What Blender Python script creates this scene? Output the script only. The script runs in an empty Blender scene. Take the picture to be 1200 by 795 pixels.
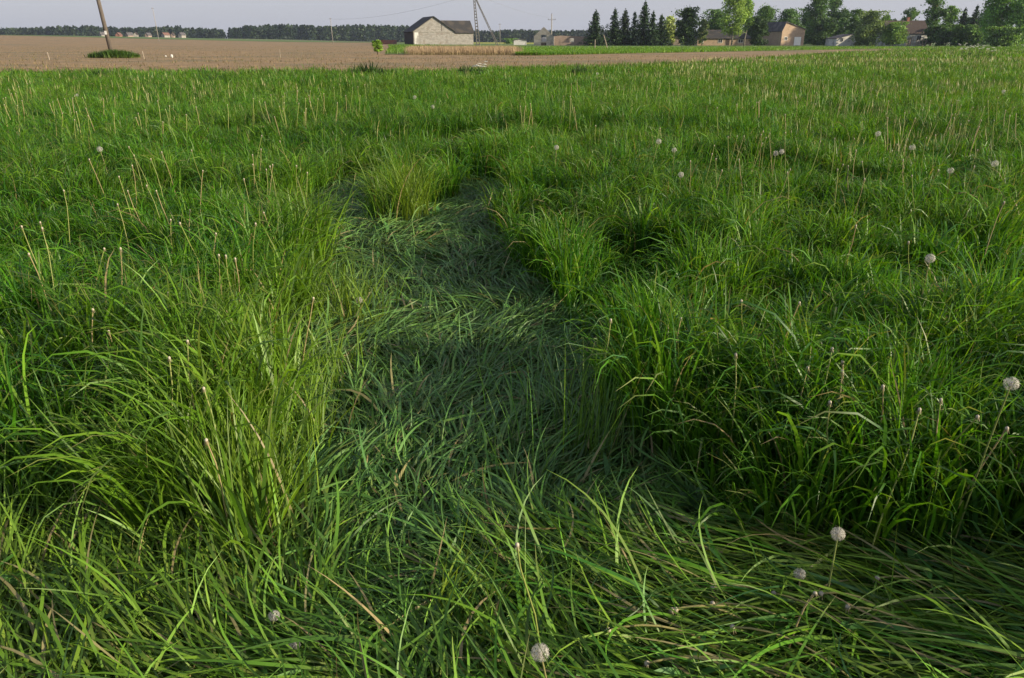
import bpy, bmesh, math, random
import numpy as np
from mathutils import Vector, Matrix
PI = math.pi
sc = bpy.context.scene
col = sc.collection
RS = np.random.RandomState(11)
random.seed(5)

# ------------------------------------------------------------------ camera
CAM_H = 1.6
F_PX = 880.0                       # focal length in pixels of a 1200 px wide frame
TH = math.atan(350.5 / F_PX)       # camera pitch below the horizon
cam_d = bpy.data.cameras.new('camera')
cam_d.sensor_width = 36.0
cam_d.lens = F_PX * 36.0 / 1200.0
cam_d.clip_start = 0.05
cam_d.clip_end = 8000
cam = bpy.data.objects.new('camera', cam_d)
col.objects.link(cam)
cam.location = (0, 0, CAM_H)
cam.rotation_euler = (PI / 2 - TH, 0, 0)
sc.camera = cam

# ------------------------------------------------------------------ light
SUN_EL = math.radians(18)
SUN_AZ = math.radians(-18)          # measured from +X towards +Y : right of the camera and a little behind it
world = bpy.data.worlds.new('World')
sc.world = world
world.use_nodes = True
nt = world.node_tree
bg = nt.nodes['Background']
sky = nt.nodes.new('ShaderNodeTexSky')
sky.sky_type = 'NISHITA'
sky.sun_disc = False
sky.sun_elevation = SUN_EL
sky.sun_rotation = PI / 2 - SUN_AZ
sky.air_density = 1.0
sky.dust_density = 2.0
sky.ozone_density = 1.0
hs = nt.nodes.new('ShaderNodeHueSaturation')
hs.inputs['Saturation'].default_value = 0.75
hs.inputs['Value'].default_value = 1.0
nt.links.new(sky.outputs[0], hs.inputs['Color'])
tn = nt.nodes.new('ShaderNodeMixRGB'); tn.blend_type = 'MULTIPLY'; tn.inputs[0].default_value = 1
tn.inputs[2].default_value = (0.95, 0.96, 1.12, 1)      # lavender cast of the evening haze
nt.links.new(hs.outputs[0], tn.inputs[1]); hz_ = nt.nodes.new('ShaderNodeMixRGB'); hz_.inputs[0].default_value = 0.62
hz_.inputs[2].default_value = (2.85, 2.92, 3.30, 1)      # thin even veil of cloud over the whole sky
tc_ = nt.nodes.new('ShaderNodeTexCoord'); sp_ = nt.nodes.new('ShaderNodeSeparateXYZ'); mr_ = nt.nodes.new('ShaderNodeMapRange')
nt.links.new(tc_.outputs['Generated'], sp_.inputs[0]); nt.links.new(sp_.outputs[2], mr_.inputs[0])
mr_.inputs[1].default_value = 0.08; mr_.inputs[2].default_value = 0.40      # the veil is thick near the horizon and thins out overhead
mr_.inputs[3].default_value = 0.80; mr_.inputs[4].default_value = 0.32
nt.links.new(mr_.outputs[0], hz_.inputs[0])
nt.links.new(tn.outputs[0], hz_.inputs[1]); nt.links.new(hz_.outputs[0], bg.inputs[0])
bg.inputs[1].default_value = 0.12
sd = bpy.data.lights.new('sun', 'SUN')
sd.energy = 5.0
sd.angle = math.radians(0.9)
sd.color = (1.0, 0.87, 0.62)
sun = bpy.data.objects.new('sun', sd)
col.objects.link(sun)
sdir = Vector((math.cos(SUN_EL) * math.cos(SUN_AZ), math.cos(SUN_EL) * math.sin(SUN_AZ), math.sin(SUN_EL)))
sun.rotation_euler = sdir.to_track_quat('Z', 'Y').to_euler()
sun.location = sdir * 60
sc.view_settings.view_transform = 'Standard'
sc.view_settings.look = 'None'
sc.view_settings.gamma = 1.0
sc.view_settings.use_curve_mapping = False
sc.view_settings.exposure = 0.66
sc.cycles.max_bounces = 6
sc.cycles.diffuse_bounces = 3
sc.cycles.glossy_bounces = 2
sc.cycles.transmission_bounces = 4
sc.cycles.transparent_max_bounces = 8

# ------------------------------------------------------------------ layout helpers
def alpha(py):                      # angle below the horizon of a picture row
    return TH - math.atan((397.5 - py) / F_PX)
def zat(py, Y):                     # height reached by a picture row at distance Y
    return CAM_H - Y * math.tan(alpha(py))
def xat(px, Y, z=0.0):
    return (px - 600) / F_PX * (Y * math.cos(TH) + (CAM_H - z) * math.sin(TH))
def onplane(px, py, z=0.0):
    Y = (CAM_H - z) / math.tan(alpha(py))
    return (xat(px, Y, z), Y)

_lat = np.random.RandomState(3).rand(256, 256)
def noise(x, y, s, ox=0.0):
    x = np.asarray(x, float) / s + 37.3 + ox
    y = np.asarray(y, float) / s + 91.7 + ox * 1.7
    xi = np.floor(x).astype(int); yi = np.floor(y).astype(int)
    fx = x - xi; fy = y - yi
    fx = fx * fx * (3 - 2 * fx); fy = fy * fy * (3 - 2 * fy)
    a = _lat[xi % 256, yi % 256]; b = _lat[(xi + 1) % 256, yi % 256]
    c = _lat[xi % 256, (yi + 1) % 256]; d = _lat[(xi + 1) % 256, (yi + 1) % 256]
    return (a * (1 - fx) + b * fx) * (1 - fy) + (c * (1 - fx) + d * fx) * fy

def smooth(a, b, x):
    t = np.clip((np.asarray(x, float) - a) / (b - a), 0, 1)
    return t * t * (3 - 2 * t)
def terrain(x, y):
    x = np.asarray(x, float); y = np.asarray(y, float)
    rise = 4.2 * smooth(120, 420, y) * smooth(-70, -330, x)
    rise = rise + 1.3 * smooth(90, 330, y) * smooth(60, -60, x) * 0.25
    near = 0.05 * (noise(x, y, 3.0) - 0.5) * smooth(8, 20, y) * smooth(120, 60, y)
    far = -4.0 * smooth(480, 800, y)
    return rise + near + far * smooth(0, 1, 1) * 0.35

# ------------------------------------------------------------------ object helpers
def prop(o, label=None, cat=None, group=None, kind=None):
    if label: o['label'] = label
    if cat: o['category'] = cat
    if group: o['group'] = group
    if kind: o['kind'] = kind
    return o
def empty(name, loc, rz=0.0, label=None, cat=None, group=None):
    o = bpy.data.objects.new(name, None)
    col.objects.link(o)
    o.location = loc; o.rotation_euler = (0, 0, rz)
    o.empty_display_size = 0.1
    return prop(o, label, cat, group)
def copy_tree(o, parent=None):
    c = o.copy(); col.objects.link(c)
    c.parent = parent
    for ch in list(o.children):
        copy_tree(ch, c)
    return c

class MB:
    """collects polygons, built as one mesh"""
    def __init__(s): s.v = []; s.f = []
    def poly(s, pts):
        n = len(s.v); s.v += [tuple(p) for p in pts]; s.f.append(tuple(range(n, n + len(pts))))
    def box(s, x0, x1, y0, y1, z0, z1):
        n = len(s.v)
        s.v += [(x0,y0,z0),(x1,y0,z0),(x1,y1,z0),(x0,y1,z0),(x0,y0,z1),(x1,y0,z1),(x1,y1,z1),(x0,y1,z1)]
        s.f += [tuple(n + i for i in q) for q in ((0,3,2,1),(4,5,6,7),(0,1,5,4),(1,2,6,5),(2,3,7,6),(3,0,4,7))]
    def slab(s, a, b, c, d, t):      # quad a b c d thickened by t downwards along its normal
        a, b, c, d = map(Vector, (a, b, c, d))
        nrm = (b - a).cross(d - a).normalized() * t
        n = len(s.v)
        s.v += [tuple(p) for p in (a, b, c, d)] + [tuple(p - nrm) for p in (a, b, c, d)]
        s.f += [tuple(n + i for i in q) for q in ((0,1,2,3),(7,6,5,4),(0,4,5,1),(1,5,6,2),(2,6,7,3),(3,7,4,0))]
    def tube(s, pts, rad, n=8, cap=True):
        pts = [Vector(p) for p in pts]
        if not hasattr(rad, '__len__'): rad = [rad] * len(pts)
        base = len(s.v); prev = None
        for i, p in enumerate(pts):
            t = (pts[min(i + 1, len(pts) - 1)] - pts[max(i - 1, 0)])
            t = t.normalized() if t.length > 1e-9 else Vector((0, 0, 1))
            if prev is None:
                u = t.cross(Vector((0.31, 0.95, 0.05))).normalized()
            else:
                u = (prev - t * prev.dot(t)).normalized()
            prev = u; w = t.cross(u)
            for k in range(n):
                a = 2 * PI * k / n
                s.v.append(tuple(p + (u * math.cos(a) + w * math.sin(a)) * rad[i]))
        for i in range(len(pts) - 1):
            for k in range(n):
                k2 = (k + 1) % n
                s.f.append((base + i*n + k, base + i*n + k2, base + (i+1)*n + k2, base + (i+1)*n + k))
        if cap:
            s.f.append(tuple(base + k for k in range(n))[::-1])
            s.f.append(tuple(base + (len(pts)-1)*n + k for k in range(n)))
    def build(s, name, mat, parent=None, smooth_=False):
        me = bpy.data.meshes.new(name)
        me.from_pydata(s.v, [], s.f)
        bm = bmesh.new(); bm.from_mesh(me)
        bmesh.ops.recalc_face_normals(bm, faces=bm.faces[:])
        bm.to_mesh(me); bm.free()
        if smooth_: me.polygons.foreach_set('use_smooth', [True] * len(me.polygons))
        me.materials.append(mat)
        o = bpy.data.objects.new(name, me); col.objects.link(o)
        if parent: o.parent = parent
        return o

def quad_mesh(name, V, Q, mat, parent=None, C=None, smooth_=True):
    """V (n,3) verts, Q (m,4) quads, C (n,4) colours"""
    me = bpy.data.meshes.new(name)
    nv, nq = len(V), len(Q)
    me.vertices.add(nv); me.loops.add(nq * 4); me.polygons.add(nq)
    me.vertices.foreach_set('co', np.ascontiguousarray(V, dtype=np.float32).ravel())
    me.loops.foreach_set('vertex_index', np.ascontiguousarray(Q, dtype=np.int32).ravel())
    me.polygons.foreach_set('loop_start', np.arange(0, nq * 4, 4, dtype=np.int32))
    me.polygons.foreach_set('loop_total', np.full(nq, 4, dtype=np.int32))
    if smooth_: me.polygons.foreach_set('use_smooth', np.ones(nq, dtype=bool))
    if C is not None:
        ca = me.color_attributes.new('tint', 'FLOAT_COLOR', 'POINT')
        ca.data.foreach_set('color', np.ascontiguousarray(C, dtype=np.float32).ravel())
    me.materials.append(mat)
    me.update(calc_edges=True)
    o = bpy.data.objects.new(name, me); col.objects.link(o)
    if parent: o.parent = parent
    return o

# ------------------------------------------------------------------ materials
def new_mat(name):
    m = bpy.data.materials.new(name); m.use_nodes = True
    return m, m.node_tree, m.node_tree.nodes['Principled BSDF']
def mat_noise(name, c1, c2, scale=3.0, rough=0.9, detail=6, c3=None, s2=0.3, bump=0.0, spec=0.3, squash=None):
    m, t, p = new_mat(name)
    tc = t.nodes.new('ShaderNodeTexCoord')
    src = tc.outputs['Object']
    if squash:
        mp = t.nodes.new('ShaderNodeMapping'); mp.inputs['Scale'].default_value = squash
        t.links.new(src, mp.inputs[0]); src = mp.outputs[0]
    n = t.nodes.new('ShaderNodeTexNoise'); n.inputs['Scale'].default_value = scale; n.inputs['Detail'].default_value = detail
    n.inputs['Roughness'].default_value = 0.65
    t.links.new(src, n.inputs['Vector'])
    r = t.nodes.new('ShaderNodeValToRGB')
    r.color_ramp.elements[0].position = 0.35; r.color_ramp.elements[0].color = (*c1, 1)
    r.color_ramp.elements[1].position = 0.65; r.color_ramp.elements[1].color = (*c2, 1)
    t.links.new(n.outputs['Fac'], r.inputs[0])
    out = r.outputs[0]
    if c3:
        n2 = t.nodes.new('ShaderNodeTexNoise'); n2.inputs['Scale'].default_value = s2; n2.inputs['Detail'].default_value = 4
        t.links.new(src, n2.inputs['Vector'])
        r2 = t.nodes.new('ShaderNodeValToRGB'); r2.color_ramp.elements[0].position = 0.48; r2.color_ramp.elements[1].position = 0.62
        t.links.new(n2.outputs['Fac'], r2.inputs[0])
        mx = t.nodes.new('ShaderNodeMixRGB'); mx.inputs[2].default_value = (*c3, 1)
        t.links.new(r2.outputs[0], mx.inputs[0]); t.links.new(out, mx.inputs[1]); out = mx.outputs[0]
    t.links.new(out, p.inputs['Base Color'])
    p.inputs['Roughness'].default_value = rough
    p.inputs['Specular IOR Level'].default_value = spec
    if bump:
        b = t.nodes.new('ShaderNodeBump'); b.inputs['Strength'].default_value = bump; b.inputs['Distance'].default_value = 0.05
        t.links.new(n.outputs['Fac'], b.inputs['Height']); t.links.new(b.outputs[0], p.inputs['Normal'])
    return m
def mat_leaf(name, transl=0.35, rough=0.42, gain=1.0, tcol=(1.25, 1.15, 0.45), spec=0.45):
    """plant surface: colour comes from the plant's own tint attribute"""
    m, t, p = new_mat(name)
    a = t.nodes.new('ShaderNodeAttribute'); a.attribute_name = 'tint'
    g = t.nodes.new('ShaderNodeMixRGB'); g.blend_type = 'MULTIPLY'; g.inputs[0].default_value = 1
    g.inputs[2].default_value = (gain, gain, gain, 1)
    t.links.new(a.outputs['Color'], g.inputs[1])
    t.links.new(g.outputs[0], p.inputs['Base Color'])
    p.inputs['Roughness'].default_value = rough
    p.inputs['Specular IOR Level'].default_value = spec
    tr = t.nodes.new('ShaderNodeBsdfTranslucent')
    g2 = t.nodes.new('ShaderNodeMixRGB'); g2.blend_type = 'MULTIPLY'; g2.inputs[0].default_value = 1
    g2.inputs[2].default_value = (*tcol, 1)
    t.links.new(g.outputs[0], g2.inputs[1]); t.links.new(g2.outputs[0], tr.inputs[0])
    mx = t.nodes.new('ShaderNodeMixShader'); mx.inputs[0].default_value = transl
    t.links.new(p.outputs[0], mx.inputs[1]); t.links.new(tr.outputs[0], mx.inputs[2])
    t.links.new(mx.outputs[0], t.nodes['Material Output'].inputs['Surface'])
    return m
def mat_brick(name, c1, c2, mortar, scale=1.0, rough=0.9, dirt=(0.12, 0.1, 0.08)):
    m, t, p = new_mat(name)
    tc = t.nodes.new('ShaderNodeTexCoord')
    sx = t.nodes.new('ShaderNodeSeparateXYZ'); t.links.new(tc.outputs['Object'], sx.inputs[0])
    ad = t.nodes.new('ShaderNodeMath'); ad.operation = 'ADD'
    t.links.new(sx.outputs[0], ad.inputs[0]); t.links.new(sx.outputs[1], ad.inputs[1])
    cx = t.nodes.new('ShaderNodeCombineXYZ')
    t.links.new(ad.outputs[0], cx.inputs[0]); t.links.new(sx.outputs[2], cx.inputs[1])
    b = t.nodes.new('ShaderNodeTexBrick'); b.inputs['Scale'].default_value = scale
    b.inputs['Color1'].default_value = (*c1, 1); b.inputs['Color2'].default_value = (*c2, 1); b.inputs['Mortar'].default_value = (*mortar, 1)
    b.inputs['Brick Width'].default_value = 0.5; b.inputs['Row Height'].default_value = 0.25; b.inputs['Mortar Size'].default_value = 0.02
    t.links.new(cx.outputs[0], b.inputs['Vector'])
    n = t.nodes.new('ShaderNodeTexNoise'); n.inputs['Scale'].default_value = 0.8; n.inputs['Detail'].default_value = 8
    t.links.new(tc.outputs['Object'], n.inputs['Vector'])
    r = t.nodes.new('ShaderNodeValToRGB'); r.color_ramp.elements[0].position = 0.5; r.color_ramp.elements[1].position = 0.72
    t.links.new(n.outputs['Fac'], r.inputs[0])
    mx = t.nodes.new('ShaderNodeMixRGB'); mx.inputs[2].default_value = (*dirt, 1)
    ml = t.nodes.new('ShaderNodeMath'); ml.operation = 'MULTIPLY'; ml.inputs[1].default_value = 0.7
    t.links.new(r.outputs[0], ml.inputs[0]); t.links.new(ml.outputs[0], mx.inputs[0])
    t.links.new(b.outputs[0], mx.inputs[1]); t.links.new(mx.outputs[0], p.inputs['Base Color'])
    p.inputs['Roughness'].default_value = rough
    return m

M = {}
M['soil'] = mat_noise('grass_field_soil', (0.030, 0.032, 0.012), (0.06, 0.05, 0.028), 6, bump=0.3)
M['bare'] = mat_noise('bare_soil', (0.14, 0.090, 0.042), (0.37, 0.250, 0.125), 1.3, c3=(0.19, 0.145, 0.075), s2=0.12, bump=1.0, squash=(.45, 1, 1))
M['meadow'] = mat_noise('meadow_turf', (0.07, 0.125, 0.022), (0.10, 0.165, 0.035), 1.2, c3=(0.12, 0.17, 0.04), s2=0.05)
M['rape'] = mat_noise('rape_bloom', (0.38, 0.36, 0.05), (0.30, 0.32, 0.05), 0.8)
M['land'] = mat_noise('far_land', (0.08, 0.12, 0.03), (0.14, 0.14, 0.06), 0.02)
M['grass'] = mat_leaf('grass_blade', 0.42, 0.42, 1.0, spec=0.28)
M['flat'] = mat_leaf('lying_grass_blade', 0.22, 0.50, 1.0, spec=0.32)
M['dry'] = mat_leaf('dry_grass_blade', 0.25, 0.7, 1.0, (1.1, 1.0, 0.8), 0.1)
M['foliage'] = mat_leaf('tree_foliage', 0.30, 0.55, 1.0, (1.2, 1.15, 0.5), 0.25)
M['needle'] = mat_leaf('needle_foliage', 0.12, 0.6, 1.0, (1.1, 1.1, 0.6), 0.2)
M['bark'] = mat_noise('bark', (0.06, 0.045, 0.03), (0.14, 0.11, 0.08), 4, bump=0.4)
M['birch'] = mat_noise('pale_bark', (0.30, 0.28, 0.24), (0.14, 0.12, 0.10), 3)
M['wood'] = mat_noise('weathered_wood', (0.20, 0.16, 0.12), (0.36, 0.31, 0.25), 6, squash=(4, 4, 0.6), bump=0.3)
M['polewood'] = mat_noise('pole_wood', (0.075, 0.062, 0.054), (0.14, 0.118, 0.10), 5, squash=(6, 6, 0.4), bump=0.4)
M['concrete'] = mat_noise('concrete', (0.22, 0.20, 0.18), (0.36, 0.34, 0.31), 5)
M['mast'] = mat_noise('weathered_mast_concrete', (0.10, 0.095, 0.09), (0.17, 0.16, 0.15), 5)
M['steel'] = mat_noise('dull_steel', (0.12, 0.12, 0.12), (0.22, 0.22, 0.21), 8, 0.5)
M['ceramic'] = mat_noise('insulator_ceramic', (0.05, 0.03, 0.02), (0.09, 0.05, 0.03), 8, 0.2)
M['white_block'] = mat_brick('white_block_wall', (0.33, 0.315, 0.295), (0.215, 0.205, 0.19), (0.18, 0.165, 0.15), 0.8, dirt=(0.17, 0.13, 0.10))
M['grey_block'] = mat_brick('grey_block_wall', (0.31, 0.295, 0.27), (0.24, 0.225, 0.20), (0.2, 0.19, 0.17), 0.8, dirt=(0.12, 0.10, 0.085))
M['tan_wall'] = mat_brick('tan_brick_wall', (0.46, 0.33, 0.23), (0.38, 0.265, 0.185), (0.25, 0.2, 0.15), 1.6, dirt=(0.28, 0.20, 0.14))
M['pink_wall'] = mat_brick('pinkish_wall', (0.32, 0.24, 0.19), (0.25, 0.18, 0.145), (0.3, 0.24, 0.2), 1.6)
M['red_brick'] = mat_brick('red_brick_wall', (0.30, 0.10, 0.06), (0.22, 0.08, 0.05), (0.25, 0.2, 0.16), 1.6)
M['plaster'] = mat_noise('white_plaster', (0.50, 0.49, 0.47), (0.62, 0.61, 0.59), 1.5, c3=(0.28, 0.27, 0.25), s2=0.5)
M['cream'] = mat_noise('cream_plaster', (0.36, 0.31, 0.25), (0.30, 0.26, 0.2), 1.5)
M['roof_dark'] = mat_noise('dark_roof', (0.028, 0.028, 0.029), (0.050, 0.047, 0.045), 3, c3=(0.07, 0.06, 0.05), s2=0.5)
M['roof_brown'] = mat_noise('brown_roof', (0.045, 0.034, 0.030), (0.07, 0.052, 0.045), 3)
M['roof_grey'] = mat_noise('grey_roof', (0.055, 0.052, 0.058), (0.09, 0.085, 0.09), 3, c3=(0.13, 0.12, 0.12), s2=0.6)
M['roof_red'] = mat_noise('red_roof', (0.20, 0.085, 0.06), (0.26, 0.12, 0.08), 3)
M['roof_tile'] = mat_noise('old_tile_roof', (0.13, 0.07, 0.055), (0.17, 0.09, 0.07), 3)
M['dark_board_and_shade'] = mat_noise('dark_boards_and_shade', (0.045, 0.035, 0.028), (0.09, 0.07, 0.055), 2, squash=(5, 5, 0.5))
M['glass'] = mat_noise('dark_window', (0.015, 0.018, 0.02), (0.03, 0.035, 0.04), 1, 0.15, spec=0.6)
M['white_paint'] = mat_noise('white_paint', (0.70, 0.69, 0.66), (0.80, 0.79, 0.77), 3, 0.6)
M['fluff'] = mat_leaf('seed_fluff', 0.35, 0.8, 1.0, (1.0, 1.0, 1.0), 0.1)
M['stalk'] = mat_leaf('flower_stalk', 0.15, 0.5, 1.0, (1.1, 1.0, 0.6), 0.35)

# ------------------------------------------------------------------ ground sheets
def sheet(name, xs, ys, mat, dz, kind='structure', mask=None):
    xs = np.array(xs, float); ys = np.array(ys, float)
    X, Y = np.meshgrid(xs, ys)
    Z = terrain(X, Y) + dz
    V = np.stack([X.ravel(), Y.ravel(), Z.ravel()], 1)
    nx, ny = len(xs), len(ys)
    i, j = np.meshgrid(np.arange(nx - 1), np.arange(ny - 1))
    a = (j * nx + i).ravel()
    Q = np.stack([a, a + 1, a + nx + 1, a + nx], 1)
    if mask is not None:
        cx = (X[:-1, :-1] + X[1:, 1:]).ravel() / 2; cy = (Y[:-1, :-1] + Y[1:, 1:]).ravel() / 2
        Q = Q[mask(cx, cy)]
    return prop(quad_mesh(name, V, Q, mat), kind=kind)
def strip_sheet(name, ctr, mat, dz, nx=60):
    """ctr: list of (y, x0, x1); a sheet following these edges"""
    ys = np.arange(ctr[0][0], ctr[-1][0] + 0.01, 4.0)
    x0 = np.interp(ys, [c[0] for c in ctr], [c[1] for c in ctr]); x1 = np.interp(ys, [c[0] for c in ctr], [c[2] for c in ctr])
    u = np.linspace(0, 1, nx)
    X = x0[:, None] * (1 - u) + x1[:, None] * u
    Y = np.repeat(ys[:, None], nx, 1)
    V = np.stack([X.ravel(), Y.ravel(), (terrain(X, Y) + dz).ravel()], 1)
    i, j = np.meshgrid(np.arange(nx - 1), np.arange(len(ys) - 1)); a = (j * nx + i).ravel()
    return prop(quad_mesh(name, V, np.stack([a, a + 1, a + nx + 1, a + nx], 1), mat), kind='structure')
xs = np.concatenate([np.arange(-2400, -600, 60), np.arange(-600, 400, 5), np.arange(400, 2401, 60)])
ys = np.concatenate([np.arange(-600, -40, 40), np.arange(-40, 160, 4), np.arange(160, 900, 6), np.arange(900, 2401, 60)])
sheet('ground', xs, ys, M['land'], -0.06)
# edge of the grass field: X -> Y where the grass ends
EDGE_X = [-400, -30, -5, 5, 16, 43, 68, 110, 200]
EDGE_Y = [34, 36, 39, 45, 62, 102, 135, 175, 230]
def edge_y(x): return np.interp(x, EDGE_X, EDGE_Y) + 3.2 * (noise(x, x * 0 + 3, 3.0) - 0.5) + 1.4 * (noise(x, x * 0 + 9, .8) - 0.5)
strip_sheet('grass_field_ground', [(-40, -300, 300), (34, -300, 300), (36, -30, 300), (39, -5, 300), (45, 5, 300), (62, 16, 300), (102, 43, 300), (135, 68, 300), (175, 110, 300), (230, 200, 300)], M['soil'], 0.0, 80)
strip_sheet('bare_field', [(33, -300, -29), (36, -300, -26), (40, -300, 3), (46, -300, 9), (62, -300, 20), (90, -300, 38), (104, -300, 46), (140, -330, 74), (180, -350, 114), (300, -400, -46), (420, -450, -66)], M['bare'], -0.025, 120)
strip_sheet('meadow', [(90, 0.6, 3), (100, 0, 12), (120, -1, 33), (145, -2, 60), (165, -4, 90), (200, -28, 160), (330, -48, 230), (380, -52, 230)], M['meadow'], -0.005, 80)
strip_sheet('rape_field', [(335, -40, 40), (460, -60, 60)], M['rape'], 0.02, 20)
strip_sheet('far_pasture', [(424, -460, -60), (700, -800, 10)], M['meadow'], 0.02, 60)
strip_sheet('grass_verge', [(96, -15.2, -12.2), (130, -20, -15), (190, -29, -22), (240, -37, -20)], M['meadow'], 0.02, 12)

# ------------------------------------------------------------------ grass
CHAIN = [(-.06,1.7,.78),(-.17,2.3,.74),(-.25,3.0,.73),(-.36,3.8,.76),(-.52,4.6,.76),(-.62,5.4,.74),(-.66,6.2,.62),(-.40,7.0,.40),(-.26,8.3,.30)]
SIDE = [(-1.2,5.9,.28),(-1.60,7.0,.27),(-1.62,8.2,.30)]
PITS = [(-.76, 12.0, .75), (-1.55, 8.6, .34), (-1.05, 7.9, .36)]
def caps(x, y, ch):
    best = np.full(np.shape(x), 1e9)
    for (ax, ay, ar), (bx, by, br) in zip(ch[:-1], ch[1:]):
        dx, dy = bx - ax, by - ay
        t = np.clip(((x - ax) * dx + (y - ay) * dy) / (dx * dx + dy * dy), 0, 1)
        d = np.hypot(x - ax - t * dx, y - ay - t * dy) - (ar + t * (br - ar))
        best = np.minimum(best, d)
    return best
def sdf(x, y):
    x = np.asarray(x, float); y = np.asarray(y, float)
    d = np.minimum(caps(x, y, CHAIN), caps(x, y, SIDE))
    front = np.maximum(y - (2.0 - 0.12 * np.clip(x - 0.7, 0, 1.2) + 0.05 * np.clip(-x - .7, 0, 2)), x - 1.75)
    d = np.minimum(d, front)
    for (hx, hy, r) in PITS: d = np.minimum(d, np.hypot(x - hx, (y - hy) * .8) - r)
    return d + 0.34 * (noise(x, y, 0.6, 5) - 0.5) + 0.10 * (noise(x, y, 0.15, 9) - 0.5)

def canopy(x, y):
    """relative grass height"""
    h = 0.68 + 0.38 * noise(x, y, 1.1, 2) + 0.70 * (noise(x, y, 0.42, 7) - 0.45) + 0.35 * (noise(x, y, 0.2, 19) - 0.5) + 0.25 * (noise(x, y, 2.6, 17) - .5)
    h = np.clip(h, 0.35, 1.12)
    for (hx, hy, r, k) in HOLLOWS:
        h = h * (1 - k * np.exp(-((x - hx) ** 2 + (y - hy) ** 2) / (r * r)))
    return h
HOLLOWS = [(-2.0, 5.6, .3, .4), (2.6, 6.0, .35, .45), (2.3, 8.2, .5, .5), (-3.6, 9.5, .6, .4), (1.0, 12.5, .6, .5), (-2.6, 14, .8, .45), (2.25, 4.5, .26, .42), (3.1, 4.2, .3, .45), (-.72, 10.3, .6, .5), (-3.1, 7.2, .4, .4), (3.6, 7.5, .6, .4), (4.9, 10, .8, .45), (-1.9, 11.2, .5, .5), (-4.5, 3.9, .4, .4), (1.1, 9.5, .4, .35), (6.5, 16, 1.2, .4), (-3.2, 4.9, .35, .45)]

def blades(P, az, th0, bend, L, w, nseg, colr, roll=None, curl=None, power=1.6, thmax=2.5, prof=0.9, tips=None):
    """vectorised ribbons. returns V, Q, C"""
    N = len(P)
    t = np.linspace(0, 1, nseg + 1)
    tm = (t[:-1] + t[1:]) / 2
    th = th0[:, None] + bend[:, None] * tm[None, :] ** power
    th = np.minimum(th, thmax)
    if curl is None: curl = np.zeros(N)
    azt = az[:, None] + curl[:, None] * tm[None, :]
    ds = (L / nseg)[:, None]
    d = np.stack([np.sin(th) * np.cos(azt), np.sin(th) * np.sin(azt), np.cos(th)], 2)     # N,nseg,3
    pos = np.concatenate([np.zeros((N, 1, 3)), np.cumsum(d * ds[:, :, None], 1)], 1) + P[:, None, :]
    tang = np.concatenate([d[:, :1], (d[:, :-1] + d[:, 1:]) / 2, d[:, -1:]], 1)
    aa = np.concatenate([azt[:, :1], (azt[:, :-1] + azt[:, 1:]) / 2, azt[:, -1:]], 1)
    side = np.stack([-np.sin(aa), np.cos(aa), np.zeros_like(aa)], 2)
    if roll is None: roll = np.zeros(N)
    nrm = np.cross(tang, side)
    rr = roll[:, None] * (0.5 + t[None, :])
    sd_ = side * np.cos(rr)[:, :, None] + nrm * np.sin(rr)[:, :, None]
    wp = np.minimum(1.0, 0.55 + t * 2.2) * (1 - t ** 2.4) ** prof + 0.03
    hw = (w[:, None] * wp[None, :] * 0.5)[:, :, None]
    V = np.stack([pos - sd_ * hw, pos + sd_ * hw], 2).reshape(-1, 3)                       # N,(nseg+1),2
    b = (np.arange(N) * (nseg + 1) * 2)[:, None] + (np.arange(nseg) * 2)[None, :]
    Q = np.stack([b, b + 1, b + 3, b + 2], 2).reshape(-1, 4)
    # paler sheath near the root, slight ageing at some tips
    cb = colr[:, None, :] * np.ones((1, nseg + 1, 1))
    pale = np.array([0.20, 0.20, 0.06])
    k = (0.55 * np.clip(1 - t * 3.2, 0, 1))[None, :, None]
    cb = cb * (1 - k) + pale * k
    if tips is not None:
        k = (tips[:, None] * smooth(0.7, 1.0, t)[None, :])[:, :, None]
        cb = cb * (1 - k) + np.array([0.32, 0.26, 0.12]) * k
    C = np.ones((N, nseg + 1, 2, 4)); C[..., :3] = cb[:, :, None, :]
    return V, Q, C.reshape(-1, 4)
class Acc:
    def __init__(s): s.V = []; s.Q = []; s.C = []; s.n = 0
    def add(s, VQC):
        V, Q, C = VQC
        s.V.append(V); s.Q.append(Q + s.n); s.C.append(C); s.n += len(V)
    def build(s, name, mat, parent=None, smooth_=True):
        return quad_mesh(name, np.concatenate(s.V), np.concatenate(s.Q), mat, parent, np.concatenate(s.C), smooth_)

GREENS = np.array([[0.052, 0.165, 0.009], [0.078, 0.205, 0.011], [0.118, 0.240, 0.014], [0.034, 0.122, 0.012], [0.048, 0.138, 0.034]])
def pick_cols(n, x, y, rs, yel=0.0, blue=0.0):
    base = GREENS[rs.choice(5, n, p=[.30, .27, .16, .17, .10])]
    patch = noise(x, y, 1.7, 4)[:, None]
    base = base * (0.84 + 0.34 * patch)
    k = np.clip(yel + 0.35 * (noise(x, y, 0.8, 12) - 0.6), 0, 1)[:, None] if np.ndim(yel) else np.clip(yel + 0.35 * (noise(x, y, 0.8, 12) - 0.62), 0, 1)[:, None]
    base = base * (1 - k) + np.array([0.20, 0.27, 0.030]) * k
    b = np.clip(np.zeros(n) + blue, 0, 1)[:, None]
    base = base * (1 - b) + np.array([0.098, 0.190, 0.068]) * b
    base = base * rs.uniform(0.62, 1.42, (n, 1))
    old = rs.rand(n) < 0.012
    base[old] = np.array([0.34, 0.27, 0.13]) * rs.uniform(0.7, 1.1, (old.sum(), 1))
    return base

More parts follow.
